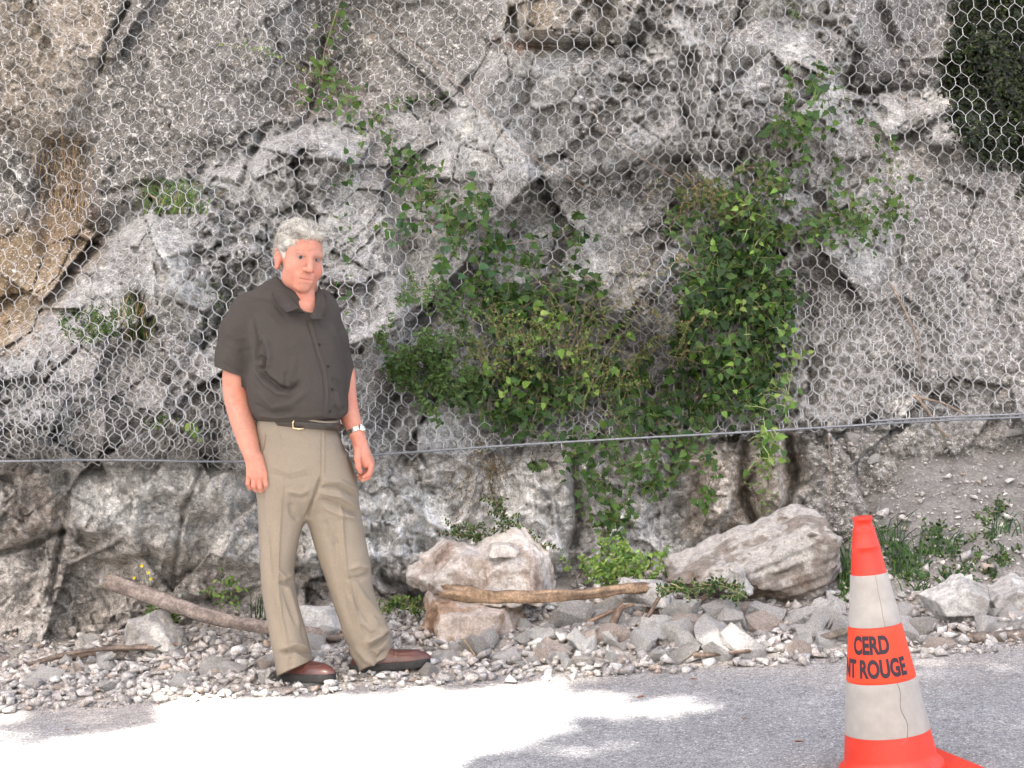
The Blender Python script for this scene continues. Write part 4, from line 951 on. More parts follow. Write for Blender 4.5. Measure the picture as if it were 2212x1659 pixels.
# ---- shoes
def shoe(heel, toe, ankle, hgt, gdep, w, base_v):
    """heel, toe: picture points of the sole; toe points to picture right and a little to the camera"""
    hz = Wp(heel[0], heel[1], gdep[0]); tz = W(toe[0], toe[1], YM+gdep[1])
    zb = (hz[2]+tz[2])/2
    ax = (tz-hz); ax[2] = 0; L_ = np.linalg.norm(ax); ax /= L_; sd_ = np.array([-ax[1], ax[0], 0])
    v1 = Vol(np.minimum(hz, tz)-[.08, .1, .03], np.maximum(hz, tz)+[.08, .1, .16], .003)
    v2 = Vol(v1.lo, v1.lo+v1.n*v1.h, .003); v2.n = v1.n.copy(); v2.v = v1.v.copy()
    slp = (tz[2]-hz[2])/L_
    def pt(t, s, h): p = hz+ax*L_*t+sd_*s; p[2] = hz[2]+slp*L_*t+h; return p
    up = [(.10, .034, .045), (.25, .036, .052), (.42, .036, .050), (.58, .040, .038), (.74, .043, .031), (.86, .038, .026), (.93, .028, .022)]
    for (t, rw_, rh) in up: v1.ell(pt(t, 0, .028), (.05, rw_, rh), np.stack([ax, sd_, [0, 0, 1]], 1), .03)
    v1.cone(pt(.2, 0, .05), pt(.33, 0, .085), .036, .030, .03); v1.cone(pt(.14, 0, .06), pt(.12, 0, .095), .033, .030, .02)
    sl, g = v1.box(v1.lo-1, v1.lo+(v1.n+3)*v1.h); v1.v = np.maximum(v1.v, (hz[2]+slp*((g[0]-hz[0])*ax[0]+(g[1]-hz[1])*ax[1])+.026-g[2]).astype(np.float32))
    for (t, rw_, rh) in up+[(.05, .030, 0), (.97, .020, 0)]: v2.ell(pt(t, 0, .012), (.05 if t < .9 else .03, rw_+.006, .05), np.stack([ax, sd_, [0, 0, 1]], 1), .03)
    h_ = g[2]-(hz[2]+slp*((g[0]-hz[0])*ax[0]+(g[1]-hz[1])*ax[1]))
    v2.v = np.maximum(v2.v, np.maximum(-h_, h_-.030).astype(np.float32))
    V1, Q1 = v1.mesh(); V2, Q2 = v2.mesh()
    V1 = relax(V1, Q1, 1); N1 = vnormals(V1, Q1)
    u_, w_ = ((V1-hz) @ ax)/L_, (V1-hz) @ sd_
    seam = np.exp(-((np.hypot((u_-.70)/.24, w_/.030)-1)/.06)**2)*(u_ > .45)*(V1[:, 2]-hz[2] > .03)
    cre = np.exp(-((u_-.56)/.012)**2)+np.exp(-((u_-.62)/.012)**2)
    V1 = V1+N1*(.0022*seam-.0012*cre)[:, None]
    s_ = meshobj('shoe', V1, Q1, M['shoe'], man)
    meshkid('sole', relax(V2, Q2, 1), Q2, M['sole'], s_)
    m3 = MB()
    for t in (.36, .42, .48):
        m3.tube([pt(t, -.018, .072-.12*(t-.36)), pt(t, 0, .084-.16*(t-.36)), pt(t, .018, .072-.12*(t-.36))], .0022, 6)
    lc = m3.build('laces', M['shoe'], None); lc.parent = s_; lc.location = -Vector(man.location)
shoe((613, 1466), (707, 1471), None, 0, (-.02, -.16), .04, 0)
shoe((772, 1450), (914, 1437.5), None, 0, (.02, .0), .04, 0)
# ---- watch on the picture-right wrist
wc = Wp(769.5, 933.5, -.009); wax = (Wp(778, 962, -.03)-Wp(752, 890, .03)); wax /= np.linalg.norm(wax)
a = np.cross(wax, [0, 1, 0]); a /= np.linalg.norm(a); b = np.cross(wax, a); m2 = MB()
NL = 22
for i in range(NL):
    t = 2*math.pi*i/NL; c = wc+(.0335*math.cos(t)*a+.0335*math.sin(t)*b); ra = math.cos(t)*a+math.sin(t)*b; ta = -math.sin(t)*a+math.cos(t)*b
    bxv = [c+sx*ta*.0042+sy*wax*.0085+sz*ra*.0022 for sx in (-1, 1) for sy in (-1, 1) for sz in (-1, 1)]
    m2.add(bxv, [[0, 1, 3, 2], [4, 6, 7, 5], [0, 4, 5, 1], [2, 3, 7, 6], [0, 2, 6, 4], [1, 5, 7, 3]])
wt = m2.build('wristwatch', M['steel'], man, smooth=False)
d_ = -(b*.55+a*.2); d_ = np.array([.75, -.55, .1]); d_ -= wax*(d_ @ wax); d_ /= np.linalg.norm(d_); fc_ = wc+d_*.036; e1 = wax; e2 = np.cross(d_, wax)
disc = lambda r, h: [fc_+d_*h+r*(math.cos(t)*e1+math.sin(t)*e2) for t in np.linspace(0, 2*math.pi, 25)[:-1]]
Vw = disc(.016, -.003)+disc(.0165, .004)+disc(.0135, .006); Fw = [[r*24+i, r*24+(i+1) % 24, (r+1)*24+(i+1) % 24, (r+1)*24+i] for r in range(2) for i in range(24)]+[list(range(48, 72))]
meshkid('watch_case', Vw, Fw, M['steel'], wt)
# ---------------------------------------------------------------- traffic cone
M['orange'] = mat('orange', col=(.66, .030, .010), rough=.42, spec=.5, noise=[(7, .86, 1.08), (60, .92, 1.06)], mix2=[(14, .60, .74, (.30, .07, .05)), (45, .66, .70, (.10, .05, .04))])
M['band'] = mat('band', col=(.37, .34, .31), rough=.55, spec=.4, noise=[(5, .88, 1.06), (30, .92, 1.05)], mix2=[(9, .64, .78, (.38, .34, .31)), (22, .68, .75, (.30, .27, .25))])
M['orange_band'] = mat('orange_band', col=(.74, .050, .012), rough=.5, spec=.4, noise=[(14, .93, 1.05)])
M['ink'] = mat('ink', col=(.035, .022, .03), rough=.6)
M['scuff'] = mat('scuff', col=(.22, .18, .15), rough=.8)
cb = W(1926, 1658, 4.86); lean = math.radians(-6.3)
cx_ = empty('traffic_cone', tuple(cb)); tag(cx_, 'orange and dirty white striped traffic cone standing on the road at the right', 'traffic cone')
RC = np.array(Matrix.Rotation(lean, 3, 'Y') @ Matrix.Rotation(math.radians(-2), 3, 'X'))
pxm = F/4.86
def cr(h):      # radius (m) at height h; 20 px at the top, 103 px at the foot
    H_ = 540/pxm; return (20.5+(103-20.5)*(1-h/H_))/pxm*1.0
def cprof(rows, name, m_, seg=72, parent=cx_, thick=True):
    V = []; n = len(rows)
    for (h, r_) in rows:
        for i in range(seg):
            t = 2*math.pi*i/seg; V.append(cb+RC @ np.array([r_*math.cos(t), r_*math.sin(t), h]))
    Fc = [[a*seg+i, a*seg+(i+1) % seg, (a+1)*seg+(i+1) % seg, (a+1)*seg+i] for a in range(n-1) for i in range(seg)]
    return meshobj(name, V, Fc, m_, parent)
hh = lambda v: (1658-v)/pxm/math.cos(lean)
H0 = hh(1118)
prof = [(hh(1662), .150), (hh(1655), .149), (hh(1648), cr(hh(1648))+.014), (hh(1640), cr(hh(1640))+.003)]
prof += [(h, cr(h)) for h in np.linspace(hh(1636), hh(1185), 40)]
prof += [(hh(1183), cr(hh(1183))+.0016), (hh(1181), cr(hh(1181))+.0016), (hh(1179), cr(hh(1180))), (hh(1148), cr(hh(1148))-.001), (hh(1144), cr(hh(1144))), (hh(1142), .0285), (hh(1137), .0265), (hh(1128), .0262), (hh(1126), .0285), (hh(1120), .0285), (hh(1118), .0270),
         (hh(1118), .0235), (hh(1124), .0225), (hh(1200), .03), (hh(1640), .125)]
body_ = cprof(prof, 'cone_body', M['orange'])
for nm, v0, v1, m_ in (('reflective_band', 1240, 1349, M['band']), ('lettered_band', 1350.5, 1464, M['orange_band']), ('reflective_band', 1465.5, 1577, M['band'])):
    h1, h0 = hh(v0), hh(v1)
    o = cprof([(h0, cr(h0)-.0005), (h0+.0005, cr(h0)+.0016)]+[(h, cr(h)+.0018) for h in np.linspace(h0+.001, h1-.001, 8)]+[(h1-.0005, cr(h1)+.0016), (h1, cr(h1)-.0005)], nm, m_)
    if nm == 'lettered_band': lettered = o
    # seam and crack down the sleeve
    m3 = MB(); sv_ = random.uniform(-.02, .02)
    if nm == 'reflective_band':
        P = []
        for q in range(14):
            h = h1-(h1-h0)*q/13; th = math.radians(-82+ (0 if v0 < 1300 else 6)+ (2.5*math.sin(q*.8) if v0 > 1300 else .5*math.sin(q))+q*.2); r_ = cr(h)+.0021
            P.append(cb+RC @ np.array([r_*math.cos(th), r_*math.sin(th), h]))
        m3.tube(P, [.0011 if v0 > 1300 else .0005]*14, 5, wob=.6); k_ = m3.build('seam', M['scuff'], None); k_.parent = o; k_.location = -Vector(cx_.location)
def letters(txt, h_mid, size, th0, name, squash=.63):
    cu = bpy.data.curves.new(name, 'FONT'); cu.body = txt; cu.size = size; cu.align_x = 'LEFT'; cu.offset = .0019*size/.04; cu.space_character = 1.02
    t = bpy.data.objects.new(name, cu); COL.objects.link(t); dg = bpy.context.evaluated_depsgraph_get(); me = bpy.data.meshes.new_from_object(t.evaluated_get(dg)); bpy.data.objects.remove(t)
    bm = bmesh.new(); bm.from_mesh(me)
    xs_ = [v.co.x for v in bm.verts]; x0, x1 = min(xs_), max(xs_)
    for q in np.arange(x0, x1, .003): bmesh.ops.bisect_plane(bm, geom=bm.verts[:]+bm.edges[:]+bm.faces[:], plane_co=(q, 0, 0), plane_no=(1, 0, 0))
    for v in bm.verts:
        x, y = (v.co.x)*squash, v.co.y; h = h_mid+y; r_ = cr(h)+.0026; th = th0+x/cr(h_mid)
        p = cb+RC @ np.array([r_*math.cos(th), r_*math.sin(th), h]); v.co = Vector(p)-Vector(cx_.location)
    bm.to_mesh(me); bm.free(); me.materials.clear(); me.materials.append(M['ink'])
    o = bpy.data.objects.new(name, me); COL.objects.link(o); o.parent = lettered; return o
letters('CERD', hh(1401), .067, math.radians(-90-62), 'lettering')
letters('NT ROUGE', hh(1450), .067, math.radians(-90-92), 'lettering')
# square foot plate
def plate(w, z0, z1, rc):
    o_ = []; 
    for (sx, sy, a0) in ((1, 1, 0), (-1, 1, 90), (-1, -1, 180), (1, -1, 270)):
        for a in range(0, 91, 15): t = math.radians(a0+a); o_.append((sx*(w-rc)+rc*math.cos(t), sy*(w-rc)+rc*math.sin(t)))
    Rz = math.radians(14); o_ = [(x*math.cos(Rz)-y*math.sin(Rz), x*math.sin(Rz)+y*math.cos(Rz)) for x, y in o_]; n = len(o_)
    V = [cb+RC @ np.array([x, y, z0]) for x, y in o_]+[cb+RC @ np.array([x, y, z1-.006]) for x, y in o_]+[cb+RC @ np.array([x*.97, y*.97, z1]) for x, y in o_]
    Fc = [[r*n+i, r*n+(i+1) % n, (r+1)*n+(i+1) % n, (r+1)*n+i] for r in range(2) for i in range(n)]+[list(range(2*n, 3*n)), list(range(n))[::-1]]
    return V, Fc
Vp, Fp = plate(.215, -.028, -.002, .05); meshobj('base_plate', Vp, Fp, M['orange'], cx_, smooth=False)

# ---------------------------------------------------------------- stones, boulders, logs
def rock_sdf(c, ext, planes, rough, name, label, m_, seed, h=.008, rot=0, cat='boulder', strat=0.0, group=None):
    """angular boulder: intersection of half spaces, then weathered with noise"""
    c = np.array(c); e = np.array(ext); v = Vol(c-e-.04, c+e+.04, h)
    g = np.meshgrid(*[v.lo[q]+h*np.arange(v.n[q])-c[q] for q in range(3)], indexing='ij')
    wx = [g[q]+.012*vnoise(g[0]*9+q*5, g[1]*9, g[2]*9, s=seed) for q in range(3)]
    d = np.full(tuple(v.n), -9.0)
    groups = planes if isinstance(planes[0], list) else [planes]; best = None
    for gp in groups:
        d = np.full(tuple(v.n), -9.0)
        for (nx, ny, nz, o) in gp:
            nn = np.array([nx, ny, nz], float); nn /= np.linalg.norm(nn); d = np.maximum(d, wx[0]*nn[0]+wx[1]*nn[1]+wx[2]*nn[2]-o)
        best = d if best is None else np.minimum(best, d)
    d = best
    d = d+rough*(.5*np.abs(fbm(g[0]*7, g[1]*7, g[2]*7, s=seed+1, o=4))*2-.25+.7*fbm(g[0]*17, g[1]*17, g[2]*17, s=seed+4, o=4, g=.6))
    if strat: d = d+strat*2.6*(np.abs(fbm((g[2]*.9-g[0]*.33)*26, g[0]*2.5, g[1]*2.5, s=seed+2, o=3))-.25)
    v.v = d.astype(np.float32); V, Q = v.mesh()
    # keep inside the box, colour by noise
    n1 = fbm(V[:, 0]*7, V[:, 1]*7, V[:, 2]*7, s=seed+3); n2 = fbm(V[:, 0]*30, V[:, 1]*30, V[:, 2]*30, s=seed+5)
    N = vnormals(V, Q); base = np.array(m_['base']); c_ = np.tile(base, (len(V), 1))
    c_ = c_+(np.array(m_['white'])-c_)*np.clip(sstep(0.0, .35, n1+.5*n2+.15*N[:, 2])*.8, 0, 1)[:, None]
    c_ = c_+(np.array(m_['dark'])-c_)*np.clip(sstep(.05, .45, -n1+.4*n2-.25*N[:, 2])*.8, 0, 1)[:, None]
    o = meshobj(name, V, Q, M['boulder'], None, cols=c_); tag(o, label, cat, group)
    me = o.data; cc = c.copy(); me.transform(Matrix.Translation(-Vector(cc))); o.location = cc
    return o
M['boulder'] = mat('boulder', attr=True, rough=.92, spec=.2, noise=[(30, .78, 1.2), (110, .78, 1.22)], bump=[(28, .6, .02), (90, .6, .008), (220, .5, .003)])
P1 = dict(base=(.38, .315, .27), white=(.56, .52, .48), dark=(.19, .13, .10)); P2 = dict(base=(.225, .195, .170), white=(.44, .415, .385), dark=(.17, .125, .095)); P3 = dict(base=(.36, .345, .33), white=(.54, .52, .49), dark=(.22, .20, .18))
def Wb(px, py, Y): return W(px, py, Y)
# big slab at the right: spans 1415..1820 x 1095..1310
cs_ = Wb(1640, 1215, 6.98)
rock_sdf(cs_, (.42, .26, .24), [(-.40, -.28, .88, .075), (.20, -.97, -.05, .17), (.97, -.22, .05, .315), (.78, -.35, -.52, .27), (.74, -.1, .67, .30), (-.05, -.45, -.89, .145), (-.35, -.35, -.87, .19), (0, 1, .1, .2), (.22, -.2, .95, .20), (-.9, 0, -.1, .375), (.3, -.72, -.62, .20)],
    .022, 'slab_boulder', 'big slanting pale slab of rock lying beside the traffic cone', P2, 600, h=.007, strat=.011)
# left boulder: 915..1190 x 1180..1405 (upper block and lower block)
rock_sdf(Wb(1050, 1240, 6.98), (.30, .2, .14), [[(-.62, -.4, .65, .150), (-.70, -.5, -.55, .19), (.25, -.8, .5, .085), (0, -1, -.25, .12), (.95, -.35, .2, .03), (.25, -.1, 1, .068), (0, 0, -1, .075), (0, 1, 0, .15), (-.5, -.85, -.1, .17)], [(.96, -.25, .15, .225), (.62, -.2, .78, .19), (-.45, -.35, .82, .06), (.1, -1, .05, .135), (.3, -.75, .65, .15), (0, 0, -1, .10), (0, 1, 0, .15), (-.95, -.2, 0, .03)], [(-.2, -1, .1, .09), (0, 0, 1, .045), (-1, 0, -.2, .14), (1, 0, 0, .19), (0, 0, -1, .10), (0, 1, 0, .15)]],
    .026, 'cleft_boulder', 'pink and white broken boulder behind the bark-stripped log', P1, 620, h=.006)
rock_sdf(Wb(1010, 1352, 6.86), (.20, .16, .15), [(-.95, -.3, .1, .135), (0, -1, .1, .12), (.05, -.2, 1, .09), (.9, -.3, .3, .17), (-.5, -.6, .7, .14), (0, 1, 0, .14), (0, 0, -1, .13), (.6, -.7, -.1, .15)],
    .02, 'brown_boulder', 'squat brown boulder with flat face under the left end of the log', dict(base=(.36, .25, .18), white=(.54, .47, .42), dark=(.22, .13, .08)), 640, h=.006)
rock_sdf(Wb(1082, 1192, 6.90), (.075, .06, .04), [(0, 0, 1, .026), (.2, -.9, .3, .04), (-.8, -.1, .5, .048), (.6, -.2, .9, .04), (0, 0, -1, .02), (.95, 0, -.3, .06), (-.7, 0, -.7, .045), (0, 1, 0, .04)],
    .008, 'flat_stone', 'flat grey-brown stone lying on top of the broken pink boulder', P1, 650, h=.004, cat='stone')
rock_sdf(Wb(1390, 1280, 6.84), (.09, .07, .06), [(0, 0, 1, .045), (-.8, -.4, .3, .065), (0, -1, .2, .05), (.8, -.3, .5, .07), (0, 1, 0, .05), (0, 0, -1, .05), (-.3, -.6, -.7, .05)], .012, 'rounded_stone', 'rounded pale grey stone between the log end and the big slab', P3, 655, h=.004, cat='stone')
rock_sdf(Wb(1596, 1255, 6.70), (.05, .05, .06), [(0, 0, 1, .05), (-.9, -.3, .2, .028), (0, -1, .2, .03), (.8, -.3, .3, .03), (0, 1, 0, .04), (0, 0, -1, .05)], .012, 'upright_stone', 'small whitish stone standing upright against the big slab', P3, 657, h=.004, cat='stone')
rock_sdf(Wb(690, 1348, 7.05), (.10, .08, .08), [(0, 0, 1, .06), (-.8, -.4, .4, .075), (0, -1, .2, .06), (.8, -.3, .5, .075), (0, 1, 0, .06), (0, 0, -1, .06)], .012, 'pale_stone', 'pale stone seen between the legs of the man', P3, 659, h=.005, cat='stone')
rock_sdf(Wb(312, 1362, 6.95), (.11, .07, .08), [(-.3, 0, 1, .055), (-.95, -.3, .1, .07), (0, -1, .3, .05), (.7, -.4, .7, .075), (0, 1, 0, .06), (0, 0, -1, .06)], .014, 'cracked_stone', 'cracked grey stone in front of the left log', P3, 661, h=.005, cat='stone')
rock_sdf(Wb(2070, 1300, 6.62), (.13, .1, .09), [(-.45, -.2, .87, .055), (.4, -.3, .87, .07), (0, -1, .1, .07), (.9, -.2, -.2, .11), (-.8, -.2, -.4, .09), (0, 1, 0, .08), (0, -.2, -1, .06)], .014, 'wedge_stone', 'wedge shaped whitish stone right of the traffic cone', P3, 663, h=.005, cat='stone')
rock_sdf(Wb(2190, 1300, 6.72), (.14, .1, .09), [(-.45, -.2, .87, .06), (.3, -.3, .87, .07), (0, -1, .1, .07), (.9, -.2, -.2, .12), (-.8, -.2, -.4, .10), (0, 1, 0, .08), (0, -.2, -1, .07)], .016, 'edge_stone', 'broken grey stone at the right edge above the cut poles', P3, 665, h=.005, cat='stone')

def hull_mesh(seed, n=16, flat=(1, .8, .62)):
    r = np.random.default_rng(seed); p = r.normal(size=(n, 3)); p /= np.linalg.norm(p, axis=1, keepdims=True); p *= r.uniform(.72, 1.0, (n, 1))
    p = p*np.array(flat)*r.uniform(.85, 1.15, 3)
    bm = bmesh.new(); vs_ = [bm.verts.new(q) for q in p]; res = bmesh.ops.convex_hull(bm, input=vs_)
    bmesh.ops.delete(bm, geom=[v for v in bm.verts if not v.link_faces], context='VERTS')
    bmesh.ops.subdivide_edges(bm, edges=bm.edges[:], cuts=1)
    for v in bm.verts:
        q = v.co; k = .05*vnoise(np.array([q.x*3.1]), np.array([q.y*3.1]), np.array([q.z*3.1]), s=seed)[0]+.03*vnoise(np.array([q.x*8.]), np.array([q.y*8.]), np.array([q.z*8.]), s=seed+1)[0]
        v.co = q*(1+k)
    me = bpy.data.meshes.new('rubble_stone'); bm.to_mesh(me); bm.free(); return me
SM = [hull_mesh(700+i, n=RNG.integers(11, 20), flat=(1, RNG.uniform(.65, .95), RNG.uniform(.45, .75))) for i in range(18)]
keys = ['stone']*9+['stone_white']*4+['stone_pink']*3+['stone_dark']*2
for i, me in enumerate(SM): me.materials.append(M[keys[i]])
zones = [(-90, 330, 'grey rubble stone in the strip below the left log near the picture edge', 'rubble stones at the left end of the strip'),
         (330, 640, 'grey rubble stone in the strip left of the man and below the log', 'rubble stones left of the man'),
         (640, 920, 'rubble stone lying just behind the brown shoes of the man', 'rubble stones behind the shoes'),
         (920, 1190, 'rubble stone in front of the brown boulder and the log', 'rubble stones in front of the brown boulder'),
         (1190, 1480, 'rubble stone among the broken sticks below the middle of the log', 'rubble stones among the sticks'),
         (1480, 1830, 'rubble stone at the foot of the big slanting slab', 'rubble stones below the big slab'),
         (1830, 2300, 'rubble stone in the strip right of the traffic cone', 'rubble stones right of the cone')]
n_big = [44, 36, 20, 38, 52, 64, 44]
for (u0, u1, lab, grp), nb in zip(zones, n_big):
    for k in range(nb):
        u = RNG.uniform(u0, u1); tk = RNG.beta(1.3, 1.5)
        e = 1530-130*(u/2212); top = np.interp(u, [0, 400, 900, 1200, 1700, 1900, 2212], [1385, 1375, 1375, 1330, 1320, 1330, 1300])
        v = e-14-(e-14-top)*tk; p = at(u, v)
        big = RNG.random()**2.2; s_ = (.030+.086*big)*(1.1 if 1150 < u < 1800 else .9)
        if u < 640: s_ *= .85
        o = bpy.data.objects.new('rubble_stone', SM[RNG.integers(len(SM))]); COL.objects.link(o)
        lift = .05+.5*RNG.random()*(1 if tk > .25 else .2)
        o.location = (p[0], p[1], p[2]+s_*lift*.8); o.rotation_euler = (RNG.normal(0, .35), RNG.normal(0, .35), RNG.uniform(0, 6.28)); o.scale = (s_*RNG.uniform(.85, 1.25), s_*RNG.uniform(.8, 1.1), s_*RNG.uniform(.8, 1.15))
        tag(o, lab, 'stone', grp)
# gravel: small stones nobody could count, one object per size
def gravel(n, name, lab, smin, smax, where, seed):
    r = np.random.default_rng(seed); protos = []
    for k in range(7):
        me = SM[k*2]; bm = bmesh.new(); rr = np.random.default_rng(seed+k); p = rr.normal(size=(9, 3)); p /= np.linalg.norm(p, axis=1, keepdims=True); p *= rr.uniform(.7, 1, (9, 1))*[1, .85, .65]
        vs_ = [bm.verts.new(q) for q in p]; bmesh.ops.convex_hull(bm, input=vs_); bmesh.ops.delete(bm, geom=[v for v in bm.verts if not v.link_faces], context='VERTS')
        bm.verts.index_update(); protos.append((np.array([v.co[:] for v in bm.verts]), np.array([[v.index for v in f.verts] for f in bm.faces]))); bm.free()
    Vs, Fs, Cs = [], [], []; nn = 0
    pal = np.array([(.40, .375, .355), (.31, .29, .275), (.50, .48, .455), (.44, .395, .36), (.46, .435, .41), (.35, .285, .24)])
    for k in range(n):
        p = where(r)
        if p is None: continue
        pv, pf = protos[r.integers(7)]; s_ = smin+(smax-smin)*r.random()**4; a = r.uniform(0, 6.28); R_ = np.array(Matrix.Rotation(a, 3, 'Z') @ Matrix.Rotation(r.normal(0, .5), 3, 'X'))
        Vs.append((pv*s_*[1, r.uniform(.6, 1), r.uniform(.45, .9)]) @ R_.T+p+[0, 0, s_*.3]); Fs.append(pf+nn); nn += len(pv); Cs.append(np.tile(pal[r.choice(6, p=[.3, .2, .15, .15, .15, .05])]*r.uniform(.85, 1.15), (len(pv), 1)))
    o = meshobj(name, np.concatenate(Vs), np.concatenate(Fs), M['gravel'], None, smooth=False, cols=np.concatenate(Cs)); tag(o, lab, 'gravel', kind='stuff'); return o
M['gravel'] = mat('gravel', attr=True, rough=.9, spec=.2, noise=[(60, .65, 1.35), (200, .7, 1.3)])
def w_strip(r):
    x = r.uniform(-2.6, 2.8); y = 6.22+1.25*r.beta(1.1, 1.5)
    if y < 6.33 and r.random() < .5: return None
    if x > 1.15 and y > 6.85 and r.random() < .8: return None
    return np.array([x, y, float(gz(x, y)) if y > 6.3 else float(road_z(x))])
gravel(16000, 'rubble_gravel', 'loose grey and pale limestone gravel filling the rubble strip', .007, .055, w_strip, 801)
def w_road(r):
    x = r.uniform(-2.6, 2.8); y = 6.4-abs(r.normal(0, .35)); return np.array([x, y, float(road_z(x))+.001]) if y > 3.5 else None
gravel(2600, 'road_grit', 'scattered pale grit and small stones on the asphalt', .002, .008, w_road, 821)
def w_bank(r):
    u = r.uniform(1740, 2300); v = 940+400*r.random()**.7; Y = cliffY(u, v); p = W(u, v, Y-.003)
    q = at(u, v); return p if p[1] < q[1] else q+[0, 0, 0]
gravel(3200, 'bank_gravel', 'small stones stuck in the earth bank below the cable at the right', .004, .022, w_bank, 841)

# debris caught on the rock behind the netting
def on_cliff(u, v, out=.0): return W(u, v, float(cliffY(u, v))-out)
k = 0
for (u, v, s_, ar, lab) in ((262, 848, .05, .45, 'long pale flat stone caught behind the netting, uppermost of its row'), (240, 868, .03, 1.2, 'pale upright stone behind the netting below the long flat one'), (290, 872, .04, .8, 'whitish block behind the netting at the right of the row'), (170, 858, .035, .7, 'pinkish pale stone behind the netting left of the row'),
        (62, 880, .035, 1.0, 'white stone behind the netting nearest the left edge'), (110, 872, .035, 1.0, 'white angular stone behind the netting near the left edge'), (243, 960, .035, 1.2, 'white stone low behind the netting just above the cable'), (218, 975, .03, .6, 'pale flat stone low behind the netting touching the cable'), (345, 735, .045, .9, 'long white stone leaning behind the netting beside the tuft of grass'),
        (105, 690, .05, .7, 'smooth white stone behind the netting left of the grass tuft'), (1840, 945, .05, 1.0, 'grey block sticking out of the bank right under the cable'), (1890, 990, .045, .9, 'pale block embedded in the bank below the cable'), (2190, 935, .06, .9, 'large pale block in the bank below the cable at the right edge'), (2010, 935, .04, .8, 'small grey block right under the cable above the weeds'), (870, 1045, .04, 1.1, 'pale angular stone on the rock beside the hand of the man'), (1965, 1030, .03, .8, 'small pale stone high on the bare bank')):
    me = SM[(k*5) % 18]; me2 = me.copy(); me2.materials.clear(); me2.materials.append(M['stone_white' if 'white' in lab or 'pale' in lab or 'pink' in lab else 'stone'])
    o = bpy.data.objects.new('caught_stone', me2); COL.objects.link(o); o.location = on_cliff(u, v, s_*.35); o.scale = (s_, s_*.8, s_*ar); o.rotation_euler = (RNG.normal(0, .2), RNG.normal(0, .25), RNG.uniform(-.6, .6)); tag(o, lab, 'stone'); k += 1

# ---- logs and sticks
M['log'] = mat('log', attr=True, rough=.9, spec=.2, noise=[(18, .6, 1.3), (90, .65, 1.3)], bump=[(40, .5, .01), (160, .5, .003)])
def log(name, label, pts, r0, r1, col, col2, cat='log', seg=14, parent=None, rough=.12, seed=0, splint=True, group=None, endcol=(.46, .30, .17)):
    P = np.array(pts, float); t = np.linspace(0, 1, len(P)); n = max(14, int(np.linalg.norm(np.diff(P, axis=0), axis=1).sum()/.018)); tt = np.linspace(0, 1, n)
    C = np.stack([np.interp(tt, t, P[:, q]) for q in range(3)], 1)
    ker = np.hanning(max(3, n//5*2+1)); ker /= ker.sum(); hw = len(ker)//2
    Cp = np.concatenate([2*C[0]-C[hw:0:-1], C, 2*C[-1]-C[-2:-hw-2:-1]]); C = np.stack([np.convolve(Cp[:, q], ker, 'valid') for q in range(3)], 1)
    T = np.gradient(C, axis=0); T /= np.linalg.norm(T, axis=1, keepdims=True)
    rr = r0+(r1-r0)*tt; V = []; Cc = []
    a = np.cross(T, [0.05, .1, 1]); a /= np.linalg.norm(a, axis=1, keepdims=True); b = np.cross(T, a)
    TH = (2*math.pi*np.arange(seg)/seg)[None]+np.zeros((n, 1)); II = np.arange(n)[:, None]+np.zeros((1, seg)); NS = vnoise(II*.35, np.cos(TH)*1.5, np.sin(TH)*1.5, s=seed); N3 = vnoise(II*.09, np.cos(TH)*4, np.sin(TH)*4, s=seed+1)
    for i in range(n):
        for k_ in range(seg):
            th = 2*math.pi*k_/seg; ns_ = NS[i, k_]; n3_ = N3[i, k_]
            V.append(C[i]+rr[i]*(1+rough*ns_+.08*n3_)*(math.cos(th)*a[i]+math.sin(th)*b[i])); m_ = np.clip(.5+n3_*1.2, 0, 1); Cc.append(np.array(col)*(1-m_)+np.array(col2)*m_)
    Fc = [[i*seg+k_, i*seg+(k_+1) % seg, (i+1)*seg+(k_+1) % seg, (i+1)*seg+k_] for i in range(n-1) for k_ in range(seg)]
    for end, i in ((0, 0), (1, n-1)):      # broken ends
        base = len(V); sgn = -1 if end == 0 else 1
        for k_ in range(seg):
            th = 2*math.pi*k_/seg; j_ = random.uniform(-.3, .9) if splint else 0
            V.append(C[i]+rr[i]*.72*(math.cos(th)*a[i]+math.sin(th)*b[i])+sgn*T[i]*rr[i]*j_); Cc.append(np.array(endcol))
        V.append(C[i]+sgn*T[i]*rr[i]*.1); Cc.append(np.array(endcol)*.8)
        for k_ in range(seg):
            q = [i*seg+k_, base+k_, base+(k_+1) % seg, i*seg+(k_+1) % seg]; Fc.append(q if end == 0 else q[::-1]); Fc.append([base+k_, base+seg, base+(k_+1) % seg])
    o = meshobj(name, V, Fc, M['log'], parent, cols=np.array(Cc))
    if parent is None: tag(o, label, cat, group)
    return o
def PX(l): return [W(u, v, Y) for (u, v, Y) in l]
log('fallen_log', 'long weathered grey-brown log leaning behind the legs of the man', PX([(238, 1258, 7.05), (330, 1290, 7.0), (430, 1327, 6.95), (520, 1348, 6.92), (620, 1362, 6.9), (735, 1374, 6.88)]), .034, .024, (.30, .25, .22), (.20, .16, .14), seed=1)
log('fallen_log', 'thick orange-brown log with stripped bark lying across the two boulders', PX([(962, 1277, 6.68), (1030, 1287, 6.66), (1110, 1292, 6.66), (1180, 1286, 6.68), (1260, 1288, 6.70), (1340, 1272, 6.76), (1400, 1268, 6.82)]), .030, .020, (.33, .225, .145), (.15, .105, .075), seed=3, rough=.42)
log('cut_pole', 'thick dark cut pole with pale end lying at the right edge', PX([(2100, 1380, 6.42), (2212, 1376, 6.42), (2400, 1368, 6.42)]), .026, .03, (.17, .14, .12), (.11, .09, .08), seed=5, cat='pole')
